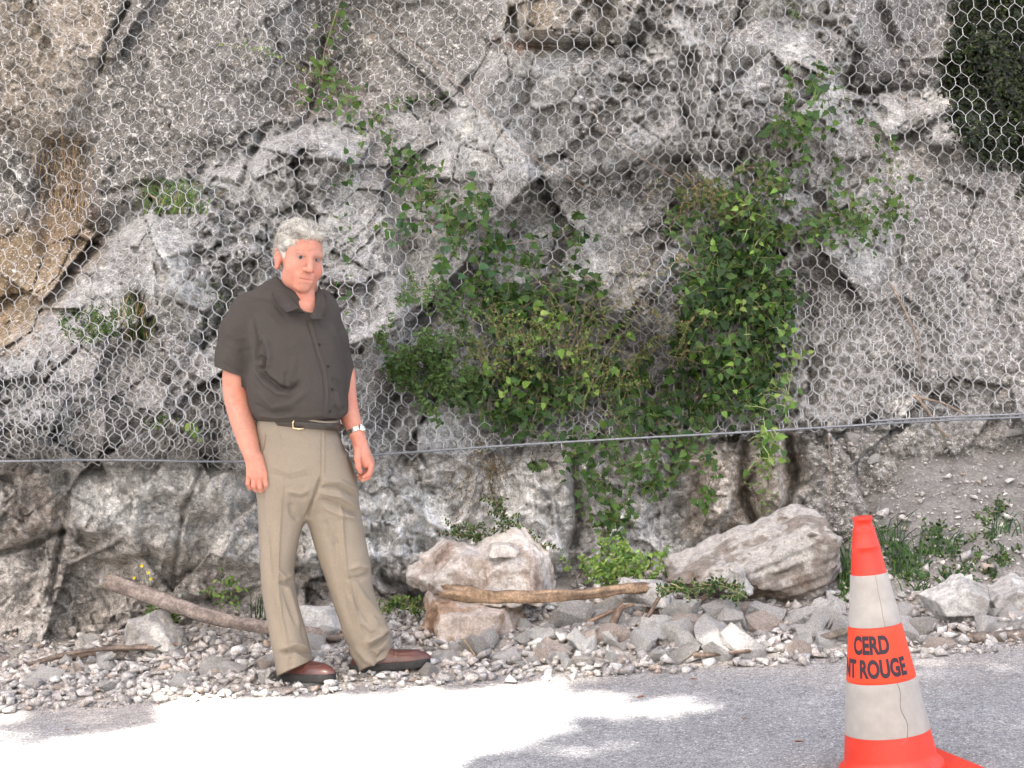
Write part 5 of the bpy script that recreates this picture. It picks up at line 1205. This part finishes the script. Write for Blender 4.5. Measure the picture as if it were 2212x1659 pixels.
log('cut_pole', 'thinner dark pole behind the pale-ended one at the right edge', PX([(2032, 1384, 6.46), (2120, 1372, 6.50), (2300, 1366, 6.54)]), .014, .018, (.17, .14, .12), (.12, .10, .08), seed=6, cat='pole')
sticks = [
 ([(1395, 1318), (1450, 1330), (1500, 1305), (1545, 1276)], .016, .012, (.15, .11, .09), 'dark forked branch resting on stones below the small leafy branch', -.02),
 ([(1380, 1385), (1395, 1340), (1425, 1290)], .012, .007, (.16, .12, .10), 'dark upright stick standing below the rounded pale stone', -.08),
 ([(1318, 1372), (1330, 1330), (1345, 1305)], .017, .014, (.30, .22, .17), 'short thick brown stick standing among the stones below the log', -.06),
 ([(1255, 1330), (1290, 1310), (1320, 1290)], .014, .006, (.38, .24, .14), 'splintered orange-brown piece of wood leaning on the log', -.05),
 ([(1270, 1345), (1320, 1320), (1370, 1305)], .008, .006, (.30, .21, .15), 'thin brown splinter below the leaning piece of wood', -.07),
 ([(1105, 1256), (1150, 1268), (1190, 1272)], .010, .005, (.46, .25, .13), 'orange splinter of bark lying on the log beside the white boulder', 0),
 ([(1760, 1384), (1830, 1362), (1880, 1350)], .013, .015, (.24, .20, .17), 'bent brown stick left of the traffic cone', -.04),
 ([(1500, 1415), (1560, 1412), (1620, 1406)], .010, .007, (.20, .15, .12), 'short dark stick at the road edge below the big slab', -.02),
 ([(0, 1455), (60, 1436), (150, 1410), (260, 1398), (330, 1400)], .010, .010, (.22, .17, .14), 'long dark thin branch along the top of the left rubble', -.04),
 ([(130, 1428), (200, 1412), (300, 1396), (380, 1392)], .012, .009, (.20, .15, .12), 'dark rotten branch crossing the long thin one at the left', -.02),
 ([(1230, 1284), (1255, 1240), (1262, 1225)], .0035, .002, (.44, .34, .22), 'thin pale twig standing up behind the middle of the log', .02),
 ([(1230, 1250), (1210, 1215), (1190, 1190)], .004, .003, (.38, .28, .18), 'thin curved twig leaning behind the right end of the white boulder', .1),
 ([(870, 1335), (920, 1325), (960, 1318)], .010, .006, (.20, .14, .11), 'short dark stick left of the brown boulder', .1),
 ([(1000, 1380), (1020, 1408), (1030, 1420)], .004, .003, (.38, .28, .18), 'thin pale twig in the stones in front of the brown boulder', -.05),
 ([(760, 1388), (700, 1395), (680, 1400)], .008, .006, (.30, .20, .14), 'short red-brown stick between the shoes of the man', .1)]
for q, (pl, r0, r1, c_, lab, dy) in enumerate(sticks):
    pts = [at(u, v)+[0, dy, 0] for u, v in pl]; Ym = np.mean([p[1] for p in pts]); Yn_ = [p[1] for p in pts]
    pts = [W(u, v, Ym+dy-.05) for u, v in pl]
    log('broken_stick', lab, pts, r0, r1, c_, tuple(np.array(c_)*.65), cat='stick', seg=8, seed=20+q, rough=.25)
# sticks and stems in front of the netting at the right
for q, (pl, r0, lab) in enumerate([([(1925, 615), (1960, 680), (1985, 740), (1990, 800)], .006, 'long dry brown stem bending down over the netting at the right'), ([(1975, 855), (2000, 880), (2030, 930), (2050, 945)], .008, 'broken dry stick poking down over the cable at the right'), ([(1985, 858), (2040, 872), (2090, 897)], .006, 'thin dry stick slanting away from the broken one over the cable')]):
    log('dry_twig', lab, [W(u, v, float(netY(u, v))-.03 if v < 900 else 7.33) for u, v in pl], r0, r0*.6, (.28, .22, .17), (.18, .14, .11), cat='stick', seg=7, seed=50+q, rough=.2)
# dead leaves on the road
for q, (u, v) in enumerate([(860, 1522), (1140, 1503), (1290, 1502), (1300, 1452), (1385, 1508), (250, 1518), (345, 1524), (145, 1580), (1610, 1555), (1930, 1480), (1725, 1605), (2020, 1598), (1500, 1470), (1180, 1440), (730, 1515)]):
    p = at(u, v); mb = MB(); a_ = RNG.uniform(0, 6.28); s_ = RNG.uniform(.012, .02); ca, sa = math.cos(a_), math.sin(a_)
    Lp = [(-1, 0, .05), (-.3, .45, .25), (.4, .38, .3), (1, 0, .15), (.4, -.38, .35), (-.3, -.45, .3), (0, 0, .05)]
    Vl = [p+[s_*(x*ca-y*sa), s_*(x*sa+y*ca), s_*z*.8+.003] for x, y, z in Lp]
    mb.add(Vl, [[0, 6, 1], [1, 6, 2], [2, 6, 3], [3, 6, 4], [4, 6, 5], [5, 6, 0]]); o = mb.build('dead_leaf', M.setdefault('dead', mat('dead', col=(.22, .09, .05), rough=.8)), None, smooth=False)
    tag(o, 'small curled red-brown dead leaf lying on the road', 'dead leaf', 'dead leaves on the road')
# ---------------------------------------------------------------- plants
M['leaf'] = mat('leaf', attr=True, rough=.5, spec=.35, noise=[(60, .85, 1.15)], transl=.28)
M['stem'] = mat('stem', attr=True, rough=.85, spec=.2)
R6 = np.random.default_rng(66)
LEAF_A = np.array([(0, 0), (.26, .04), (.42, .24), (.31, .40), (.35, .55), (.17, .74), (0, 1.08), (0, .66), (0, .3)])   # toothed half leaf
LEAF_B = np.array([(0, 0), (.14, .10), (.24, .30), (.27, .50), (.22, .72), (.12, .88), (0, 1.0), (0, .66), (0, .3)])   # oval half leaf
LEAF_C = np.array([(0, 0), (.05, .05), (.07, .30), (.07, .50), (.05, .72), (.03, .88), (0, 1.0), (0, .66), (0, .3)])   # blade
def leaf_mesh(P, D, Nn, S, cols, shape, fold=.16, droop=.18):
    """P base points, D directions, Nn normals, S sizes (m); returns verts, 9-gon faces, colours"""
    D = D/np.linalg.norm(D, axis=1, keepdims=True); X = np.cross(D, Nn); X /= np.linalg.norm(X, axis=1, keepdims=True)+1e-9; Nn = np.cross(X, D)
    out = []
    for sgn in (1, -1):
        L = shape*[sgn, 1]
        v = P[:, None]+S[:, None, None]*(L[None, :, 0, None]*X[:, None]+L[None, :, 1, None]*D[:, None]+(np.abs(L[:, 0])*fold-L[:, 1]**2*droop)[None, :, None]*Nn[:, None])
        out.append(v if sgn > 0 else v[:, ::-1])
    V = np.concatenate([o.reshape(-1, 3) for o in out]); Fc = np.arange(len(V)).reshape(-1, 9)
    C = np.concatenate([np.repeat(cols, 9, axis=0)]*2)
    return V, Fc, C
GREEN = [(.032, .082, .014), (.045, .105, .018), (.070, .135, .020), (.024, .060, .015)]
DARK = [(.016, .042, .010), (.024, .058, .012), (.036, .078, .015)]
BRIGHT = [(.13, .24, .04), (.17, .28, .05), (.09, .19, .035), (.22, .30, .07)]
OLIVE = [(.11, .13, .04), (.15, .15, .05), (.08, .11, .03), (.24, .17, .09), (.07, .11, .03)]
MINT = [(.062, .120, .032), (.085, .150, .038), (.050, .098, .026)]
STRAW = [(.38, .27, .15), (.30, .20, .11), (.44, .34, .2)]
def surf(u, v, out, on='net'):
    if on == 'net': Y = np.where(v < cab_v(u)+5, netY(u, v), np.minimum(cliffY(u, v), 7.42))
    elif on == 'rock': Y = cliffY(u, v)
    elif on == 'bank': Y = np.array([min(float(at(a, b)[1]), float(cliffY(a, b))) for a, b in zip(u, v)])
    else: Y = np.full(np.shape(u), float(on))
    return np.stack([(u-HX)/F*(Y-out), Y-out, CAMZ+(HY-v)/F*(Y-out)], -1)
def plant(name, label, cat, shoots, px, pal, shape=LEAF_A, spacing=.7, on='net', stem=.0016, stemcol=(.16, .15, .07), group=None, jit=.5, up=.35, face=.8, sz=(.55, 1.25), leafn='foliage', skip=0.0, origin=None, droop=.18, pair=False):
    """shoots: arrays of (u, v, out)"""
    B, D, C, S = [], [], [], []; st = MB()
    for sh in shoots:
        sh = np.array(sh, float); t = np.linspace(0, 1, len(sh)); L = np.hypot(*np.diff(sh[:, :2], axis=0).T).sum()
        n = max(4, int(L/9)); tt = np.linspace(0, 1, n); Q = np.stack([np.interp(tt, t, sh[:, q]) for q in range(3)], 1)
        Q[:, :2] += R6.normal(0, 1.6, (n, 2)); W3 = surf(Q[:, 0], Q[:, 1], Q[:, 2], on)
        if stem: st.tube(W3, np.linspace(stem, stem*.45, n), 5, col=np.array(stemcol)*R6.uniform(.7, 1.3), cap=False)
        k = max(1, int(L/(px*spacing)))
        ti = (np.arange(k)+R6.uniform(0, 1, k))/k
        p = np.stack([np.interp(ti, tt, W3[:, q]) for q in range(3)], 1); tn = np.gradient(W3, axis=0); dd = np.stack([np.interp(ti, tt, tn[:, q]) for q in range(3)], 1); dd /= np.linalg.norm(dd, axis=1, keepdims=True)+1e-9
        side = np.cross(dd, [0, -1, 0]); sg = np.where(np.arange(k) % 2 == 0, 1, -1)[:, None]
        for rep in ((1, -1) if pair else (1,)):
            B.append(p); D.append(dd*.5+side*sg*rep*.9+R6.normal(0, jit, (k, 3))*[1, .8, 1]+[0, -.15, 0])
            S.append(px/525.*R6.uniform(*sz, k)*(1-.35*ti)); C.append(np.array(pal)[R6.integers(len(pal), size=k)]*R6.uniform(.75, 1.3, (k, 1)))
    B, D, S, C = np.concatenate(B), np.concatenate(D), np.concatenate(S), np.concatenate(C)
    if skip: m = R6.random(len(B)) > skip; B, D, S, C = B[m], D[m], S[m], C[m]
    Nn = np.array([0, -face, up+.25])+R6.normal(0, .45, B.shape)
    V, Fc, CC = leaf_mesh(B, D, Nn, S, C, shape, droop=droop)
    o0 = origin if origin is not None else surf(np.array([shoots[0][0][0]]), np.array([shoots[0][0][1]]), np.array([0.0]), on)[0]
    r = empty(name, tuple(map(float, o0))); tag(r, label, cat, group)
    meshobj(leafn, V, Fc, M['leaf'], r, smooth=False, cols=CC)
    if stem and st.V: st.build('stem', M['stem'], r)
    return r
def along(path, n, ln, spread, out=(.02, .10), down=.5, seed_dir=None):
    """side shoots leaving a main path"""
    P = np.array(path, float); t = np.linspace(0, 1, len(P)); S = [np.c_[P, np.full(len(P), .03)]]
    for k in range(n):
        a = R6.random(); u, v = np.interp(a, t, P[:, 0]), np.interp(a, t, P[:, 1]); th = R6.uniform(0, 6.28); l = ln*R6.uniform(.4, 1.2); o_ = R6.uniform(*out)
        du, dv = math.cos(th)*l, math.sin(th)*l*.7+down*l*.6; u += R6.normal(0, spread); v += R6.normal(0, spread)
        S.append([(u, v, .02), (u+du*.5, v+dv*.4-l*.08, o_), (u+du, v+dv, o_*.8)])
    return S
def blob(c, r, n, ln, out=(.02, .2), root=None, down=.2, dome=True, thr=-.22):
    """shoots filling an ellipse; further out in the middle"""
    S = []
    for k in range(n):
        a = R6.uniform(0, 6.28); q = R6.random()**.62*1.18; u, v = c[0]+r[0]*q*math.cos(a), c[1]+r[1]*q*math.sin(a)
        o_ = out[0]+(out[1]-out[0])*(R6.random()*(1-q*q*.8 if dome else 1)); l = ln*R6.uniform(.5, 1.2)
        if float(vnoise(np.array([u/38.]), np.array([v/34.]), s=905)[0])+.35*float(vnoise(np.array([u/14.]), np.array([v/13.]), s=906)[0]) < thr: continue
        if root is None: th = R6.uniform(0, 6.28)
        else: th = math.atan2(v-root[1], u-root[0])+R6.normal(0, .5)
        du, dv = math.cos(th)*l, math.sin(th)*l+down*l
        S.append([(u-du*.5, v-dv*.5, max(.0, o_-.05)), (u, v-l*.1, o_), (u+du*.5, v+dv*.5, o_-.01)])
    return S
# 1 long hanging vine across the upper middle
plant('hanging_vine', 'long green vine trailing diagonally over the netting from the top down to the middle', 'vine',
    along([(738, -40), (722, 90), (700, 165), (728, 205), (790, 232), (825, 275), (858, 330), (850, 372), (905, 392), (935, 430), (1000, 460), (1085, 520), (1135, 565)], 100, 52, 22, (.01, .08)), 26, GREEN+[(.08, .15, .03)], spacing=.6, stemcol=(.2, .16, .1))
plant('thin_vine', 'thin yellow-green shoot with tiny leaves left of the top of the long vine', 'vine', along([(470, 92), (560, 108), (600, 120), (650, 148), (700, 172)], 9, 24, 6, (.005, .03)), 13, BRIGHT, LEAF_B, spacing=.9)
plant('thin_vine', 'short bunch of leaves on the rock ledge right of the long vine', 'vine', along([(800, 235), (860, 222), (930, 210), (965, 200)], 12, 30, 8, (.0, .03)), 17, GREEN, spacing=.9, on='rock')
plant('thin_vine', 'sparse single leaves dotted on the netting right of the head of the man', 'vine', along([(760, 340), (745, 430), (755, 520), (760, 600), (745, 720)], 12, 40, 22, (.005, .04)), 20, GREEN, spacing=1.3, stem=.0008)
# 2 central vines
plant('leafy_vine', 'mass of big green leaves hanging on the netting right of the man at chest height', 'vine', blob((960, 480), (120, 60), 60, 60, (.02, .12), down=.5)+blob((1050, 590), (90, 70), 40, 60, (.02, .12), down=.5), 27, GREEN+[(.05, .12, .05)], spacing=.55)
plant('leafy_vine', 'dark green vine above the dry tangle in the middle of the netting', 'vine', blob((1150, 640), (120, 85), 100, 60, (.03, .14), down=.5)+blob((1250, 520), (70, 60), 18, 50, (.01, .05), down=.4)+blob((1120, 700), (150, 60), 60, 60, (.02, .14)), 26, GREEN+DARK, spacing=.55)
plant('small_shrub', 'pale green bushy herb with small leaves right of the shirt', 'shrub', blob((915, 740), (80, 95), 190, 44, (.03, .2), root=(930, 900), down=-.35)+blob((960, 830), (80, 70), 90, 40, (.03, .15), root=(960, 920), down=-.3)+blob((900, 650), (50, 40), 36, 36, (.02, .1), down=-.4), 15, MINT, LEAF_B, spacing=.42, pair=True)
plant('dry_tangle', 'tangle of brownish and yellow-green twiggy plants in the middle of the netting', 'shrub', blob((1180, 745), (170, 75), 130, 80, (.08, .24), root=(1220, 900), down=-.1)+blob((1320, 800), (150, 70), 70, 80, (.06, .2), root=(1250, 900), down=0), 9, OLIVE+GREEN+BRIGHT, LEAF_B, spacing=.8, stem=.0013, stemcol=(.24, .17, .1), pair=True)
plant('leafy_vine', 'green vine filling the netting just above the cable in the middle', 'vine', blob((1250, 860), (210, 80), 250, 60, (.03, .17), down=.4)+blob((1060, 880), (90, 60), 45, 50, (.02, .1), down=.2)+blob((1420, 880), (90, 70), 60, 55, (.03, .15), down=.4), 26, GREEN+DARK+DARK, spacing=.55)
plant('twig_tangle', 'loose net of long thin bare twigs over the leaves in the middle', 'twigs', blob((1300, 740), (260, 150), 34, 190, (.1, .26), thr=-2, down=.2), 9, OLIVE+BRIGHT, LEAF_B, spacing=3, stem=.0013, stemcol=(.24, .19, .12))
plant('light_sprays', 'bright yellow-green young leaves in front of the darker vine in the middle', 'vine', blob((1180, 780), (190, 90), 60, 55, (.16, .28), down=.2)+blob((1590, 700), (110, 170), 46, 55, (.18, .30), down=.5)+blob((1720, 440), (160, 70), 36, 50, (.1, .18)), 22, BRIGHT+GREEN, spacing=.7)
# 3 right hand shrub
plant('climbing_shrub', 'leafy shrub growing through the netting high on the right below the domed rock', 'shrub', blob((1760, 215), (55, 70), 44, 55, (.02, .10), down=.4)+blob((1700, 290), (55, 50), 34, 50, (.02, .10), down=.4), 29, GREEN, spacing=.55)
plant('climbing_shrub', 'loose leafy stems curving down at the right of the shrub', 'shrub', along([(1870, 255), (1900, 300), (1925, 370), (1930, 440)], 16, 50, 14, (.01, .05)), 24, GREEN, spacing=.8)
plant('climbing_shrub', 'wide spreading shrub with mixed green leaves across the right half of the netting', 'shrub', blob((1720, 440), (190, 75), 190, 60, (.02, .14), down=.1)+blob((1580, 480), (140, 70), 110, 60, (.02, .14), down=.1)+blob((1860, 480), (90, 50), 36, 60, (.01, .05)), 22, GREEN+MINT, spacing=.62)
plant('dry_tangle', 'brownish fine twigs with tiny leaves on top of the wide right shrub', 'shrub', blob((1560, 420), (140, 50), 90, 60, (.05, .14), down=-.1)+blob((1480, 700), (70, 120), 60, 70, (.08, .18)), 8, OLIVE, LEAF_B, spacing=.85, stem=.0012, stemcol=(.26, .18, .1), pair=True)
plant('leafy_vine', 'dense dark green curtain of leaves hanging at the right of the middle', 'vine', blob((1590, 620), (110, 110), 290, 62, (.04, .24), down=.6)+blob((1560, 800), (105, 115), 270, 62, (.03, .22), down=.6)+blob((1620, 720), (80, 120), 70, 60, (.04, .22), down=.6), 28, GREEN+DARK+DARK, spacing=.5)
plant('bright_vine', 'bright green vine with long bare stem hanging down over the cable', 'vine', along([(1625, 440), (1640, 560), (1652, 700), (1655, 850), (1648, 930), (1640, 1010)], 44, 55, 12, (.05, .24), down=.4)+along([(1690, 700), (1715, 760), (1700, 850), (1690, 900)], 16, 45, 14, (.05, .1)), 25, BRIGHT+GREEN, spacing=.75, stem=.0028, stemcol=(.25, .28, .12))
plant('bright_vine', 'thin curling yellow-green shoot hanging below the cable in front of the brown pillar rock', 'vine', along([(1650, 930), (1652, 1000), (1645, 1060), (1655, 1110)], 22, 34, 10, (.02, .08), down=.2), 14, BRIGHT, LEAF_B, spacing=.7, stem=.0016, stemcol=(.25, .28, .12))
# 4 below the cable
plant('leafy_vine', 'green vine spilling below the cable in the middle and hanging to the ground', 'vine', blob((1380, 1000), (150, 60), 105, 55, (.02, .14), down=.5)+blob((1310, 1090), (55, 70), 40, 50, (.02, .1), down=.5)+along([(1320, 1040), (1330, 1120), (1325, 1200), (1335, 1250)], 26, 40, 12, (.02, .08))+blob((1460, 1040), (110, 50), 46, 50, (.02, .1), down=.3), 22, GREEN+MINT, spacing=.6)
plant('ground_herb', 'bright yellow-green herbs in the sun at the foot of the hanging vine', 'herb', blob((1335, 1225), (105, 45), 120, 30, (.05, .2), root=(1340, 1300), down=-.4), 14, BRIGHT, LEAF_B, spacing=.45, on=7.2, pair=True)
plant('rosette_plant', 'small rosette of narrow dull green leaves just below the cable', 'herb', [[(1155, 1005, .02), (1155+R6.normal(0, 16), 1005+R6.normal(0, 8), .06)] for k in range(14)], 26, MINT, LEAF_B, spacing=.9, on='rock', stem=.0008)
plant('dry_roots', 'brown wiry dead plant hanging on the rock below the cable in the middle', 'dry plant', blob((1035, 1040), (60, 55), 90, 60, (.01, .08), root=(1040, 960), down=.5), 7, STRAW+OLIVE, LEAF_B, spacing=1.2, on='rock', stem=.0010, stemcol=(.17, .12, .08), skip=.4)
# box sprigs
plant('box_sprig', 'cut box branch with small glossy dark leaves behind the pink broken boulder', 'branch', along([(1165, 1175), (1110, 1160), (1040, 1160), (975, 1150)], 30, 42, 5, (.02, .1), down=-.25)+along([(1130, 1165), (1095, 1120), (1080, 1090)], 12, 34, 5, (.02, .1), down=-.3), 11, DARK+GREEN, LEAF_B, spacing=.42, on=7.15, pair=True, stem=.003, stemcol=(.22, .17, .11))
plant('box_sprig', 'small leafy dark twig lying on the stones before the big slanting slab', 'branch', along([(1615, 1290), (1560, 1265), (1500, 1268), (1435, 1278)], 30, 36, 6, (.0, .06), down=.15), 11, DARK+MINT, LEAF_B, spacing=.42, on=6.62, pair=True, stem=.003, stemcol=(.25, .22, .12))
plant('box_sprig', 'leafy box twig at the foot of the rock right of the trousers', 'branch', along([(925, 1325), (880, 1305), (850, 1300), (818, 1320)], 26, 32, 8, (.0, .06), down=0), 11, GREEN+BRIGHT, LEAF_B, spacing=.42, on=7.1, pair=True, stem=.003)
# grass and weeds
def tuft(c, w, h, n, lean=.25):
    S = []
    for k in range(n):
        u = c[0]+R6.normal(0, w*.35); l = h*R6.uniform(.5, 1.15); a = R6.normal(0, lean); S.append([(u, c[1], .0), (u+a*l*.4, c[1]-l*.6, .04), (u+a*l*1.1, c[1]-l*R6.uniform(.7, 1.0), .07)])
    return S
def grass(name, label, cat, shoots, col, on='rock', r=.0022, extra=None, group=None):
    st = MB()
    for sh in shoots:
        sh = np.array(sh, float); W3 = surf(sh[:, 0], sh[:, 1], sh[:, 2], on); c = np.array(col[R6.integers(len(col))])*R6.uniform(.75, 1.3)
        n = len(W3); t = np.linspace(0, 1, 6); W3 = np.stack([np.interp(t, np.linspace(0, 1, n), W3[:, q]) for q in range(3)], 1)
        X = np.cross(W3[-1]-W3[0], [0, 1, 0]); X = X/(np.linalg.norm(X)+1e-9); wd = r*np.array([1, 1.1, 1, .8, .5, .08])[:, None]
        V = np.concatenate([W3-X*wd, W3+X*wd+[0, -.0006, 0]]); st.add(V, [[i, i+1, 7+i, 6+i] for i in range(5)], c)
    o = st.build(name, M['leaf'], None, smooth=False); tag(o, label, cat, group); return o
grass('grass_tuft', 'green grass tuft on the ledge under the dark slab at the upper left', 'grass tuft', tuft((385, 462), 90, 90, 110, .5), GREEN+BRIGHT+OLIVE)
grass('grass_tuft', 'grass tuft with tall dry stalks behind the netting left of the man', 'grass tuft', tuft((290, 735), 50, 120, 80, .2), OLIVE+STRAW+GREEN)
plant('low_herb', 'low green herb patch on the rubble ledge at the left below the ochre rock', 'herb', blob((205, 705), (70, 30), 80, 30, (.0, .08), down=-.4), 11, GREEN+MINT, LEAF_B, spacing=.5, on='rock', pair=True)
plant('low_herb', 'sparse green herb behind the netting left of the shirt', 'herb', blob((470, 680), (45, 60), 46, 30, (.0, .06), down=-.3), 10, GREEN, LEAF_B, spacing=.6, on='rock')
plant('low_herb', 'single broad-leaved green plant behind the netting beside the hand', 'herb', [[(415, 945, .0), (405+R6.normal(0, 10), 925+R6.normal(0, 8), .04)] for k in range(9)], 26, BRIGHT+GREEN, LEAF_B, spacing=.9, on='rock', stem=.001)
plant('low_herb', 'small green herb low behind the netting left of the hand', 'herb', blob((345, 910), (40, 14), 30, 18, (.0, .04), down=-.3), 10, GREEN, LEAF_B, spacing=.5, on='rock', stem=.0008)
S = []
for k in range(80):
    u = R6.choice([95, 130, 160, 175])+R6.normal(0, 14); v = R6.choice([310, 330, 380, 420])+R6.normal(0, 16); l = R6.uniform(35, 90); S.append([(u, v, .02), (u+R6.normal(0, 6), v+l*.3, .07), (u+R6.normal(4, 12), v+l, .04)])
grass('hanging_straw', 'dry straw-coloured grass hanging over the rock at the left', 'dry grass', S, STRAW, r=.0016)
plant('low_herb', 'green weed growing at the foot of the rock under the left log', 'herb', blob((350, 1328), (30, 16), 40, 22, (.0, .06), down=-.5), 12, BRIGHT+GREEN, LEAF_B, spacing=.5, on=7.12, pair=True)
plant('low_herb', 'tall green weed standing behind the left log near the trousers', 'herb', along([(510, 1320), (500, 1285), (490, 1245)], 16, 34, 6, (.0, .05), down=-.3)+along([(480, 1315), (460, 1290), (448, 1278)], 8, 24, 4, (.0, .05), down=-.2), 14, GREEN+BRIGHT, LEAF_B, spacing=.6, on=7.12)
grass('grass_tuft', 'thin grass blades between the weed and the trousers', 'grass tuft', tuft((555, 1335), 30, 60, 12, .2), GREEN, on=7.15, r=.0018)
wl = [((1835, 1290), 40, 190, 34, 'tall grass and weeds between the big slab and the cone'), ((1960, 1250), 60, 130, 26, 'tall grass weeds on the bank right behind the cone'), ((1925, 1200), 40, 110, 16, 'thin tall grass on the bank above the tip of the cone'), ((2045, 1200), 50, 60, 24, 'clump of grass on the bare bank in the middle right'), ((2170, 1165), 60, 70, 20, 'clump of weeds on the bank at the right edge'), ((1990, 1290), 50, 50, 16, 'short grass among the stones right of the cone')]
for (c, w, h, n, lab) in wl: grass('grass_tuft', lab, 'grass tuft', tuft(c, w, h, n, .35), GREEN+DARK, on='bank', r=.0026)
wb = [((1850, 1270), (30, 40), 'leafy weed at the foot of the big slab beside the cone'), ((2110, 1185), (60, 22), 'low broad-leaved weeds across the bare bank'), ((2060, 1240), (50, 18), 'low weeds on the bank just above the wedge shaped stone'), ((1975, 1225), (40, 30), 'leafy weeds right behind the cone'), ((2180, 1225), (30, 18), 'weeds at the right edge above the broken stone'), ((1900, 1180), (30, 50), 'leafy weeds on the bank between the slab and the cone tip'), ((2030, 1160), (44, 30), 'dark green broad weed in the middle of the bare bank'), ((2150, 1110), (40, 20), 'small weed high on the bank near the right edge')]
for (c, r_, lab) in wb: plant('ground_weed', lab, 'herb', blob(c, (r_[0]*1.3, r_[1]*1.2), 24, 28, (.02, .08), down=-.3), 14, GREEN+DARK, LEAF_B, spacing=.5, on='bank', pair=True)
# yellow flowers by the left log and under the pillar
for q, (u, v) in enumerate([(306, 1222), (320, 1237), (290, 1248), (326, 1250)]):
    mb = MB(); p = W(u, v, 7.2); b0 = W(318+4*q, 1300, 7.22)
    mb.tube([b0, (b0+p)/2+[.004, 0, 0], p], .0008, 4, col=(.08, .14, .04)); o = mb.build('stalk', M['stem'], None)
    r = empty('yellow_flower', tuple(b0)); tag(r, 'tiny yellow flower on a thin stalk above the left log', 'flower', 'yellow flowers above the left log'); me = o.data; me.transform(Matrix.Translation(-Vector(b0))); o.parent = r
    mb = MB(); n = 7
    for k in range(n):
        t = 6.283*k/n; e = np.array([math.cos(t), -.3, math.sin(t)])*.008; w_ = np.array([-math.sin(t), 0, math.cos(t)])*.003; mb.add([p, p+e*.6+w_, p+e, p+e*.6-w_], [[0, 1, 2, 3]], (.75, .6, .03))
    mb.build('petals', M['leaf'], r, smooth=False)
# dark evergreen mass at the upper right
S = blob((2165, 170), (95, 160), 620, 70, (.05, .35), down=.3, thr=-2)+blob((2310, 200), (120, 220), 420, 80, (.05, .4), down=.3, thr=-2)+blob((2180, 0), (90, 100), 260, 70, (.05, .3), thr=-2)+blob((2090, 150), (45, 70), 90, 45, (.0, .1))
plant('dark_evergreen', 'very dark evergreen bush behind the netting in the upper right corner', 'bush', S, 16, [(.010, .020, .006), (.018, .036, .008), (.035, .055, .010), (.006, .010, .004), (.006, .010, .004)], LEAF_B, spacing=.38, on='rock', stem=.002, stemcol=(.03, .025, .02), pair=True)
plant('thin_vine', 'small green sprig hanging at the top edge above the domed rock', 'vine', along([(1705, -10), (1712, 20), (1718, 40)], 8, 20, 5, (.0, .03)), 14, GREEN, spacing=.8)
# dry stems crossing the netting
for q, (pl, lab) in enumerate([([(780, 20), (900, 100), (1010, 200), (1090, 300), (1180, 360), (1290, 420)], 'long thin brown stem crossing the netting from the top towards the middle'), ([(1280, 240), (1310, 290), (1400, 350), (1480, 400)], 'thin brown stem crossing the netting left of the domed rock'), ([(1000, 525), (1080, 530), (1160, 520)], 'short dry stem lying across the leaves right of the chest'), ([(1590, 560), (1640, 640), (1700, 720)], 'dry stem slanting through the dark leaf curtain'), ([(1790, 940), (1795, 1020), (1790, 1100)], 'thin dry stem hanging down over the bank left of the cone tip'), ([(735, 0), (700, 110), (695, 180)], 'bare brown stem at the top of the long vine')]):
    P_ = np.array(pl, float); W3 = surf(P_[:, 0], P_[:, 1], np.full(len(P_), .04)); mb = MB(); t = np.linspace(0, 1, 24); W3 = np.stack([np.interp(t, np.linspace(0, 1, len(W3)), W3[:, k]) for k in range(3)], 1)
    mb.tube(W3, .0018, 5, col=(.30, .22, .17), wob=.3); o = mb.build('dry_twig', M['stem'], None); tag(o, lab, 'stem')
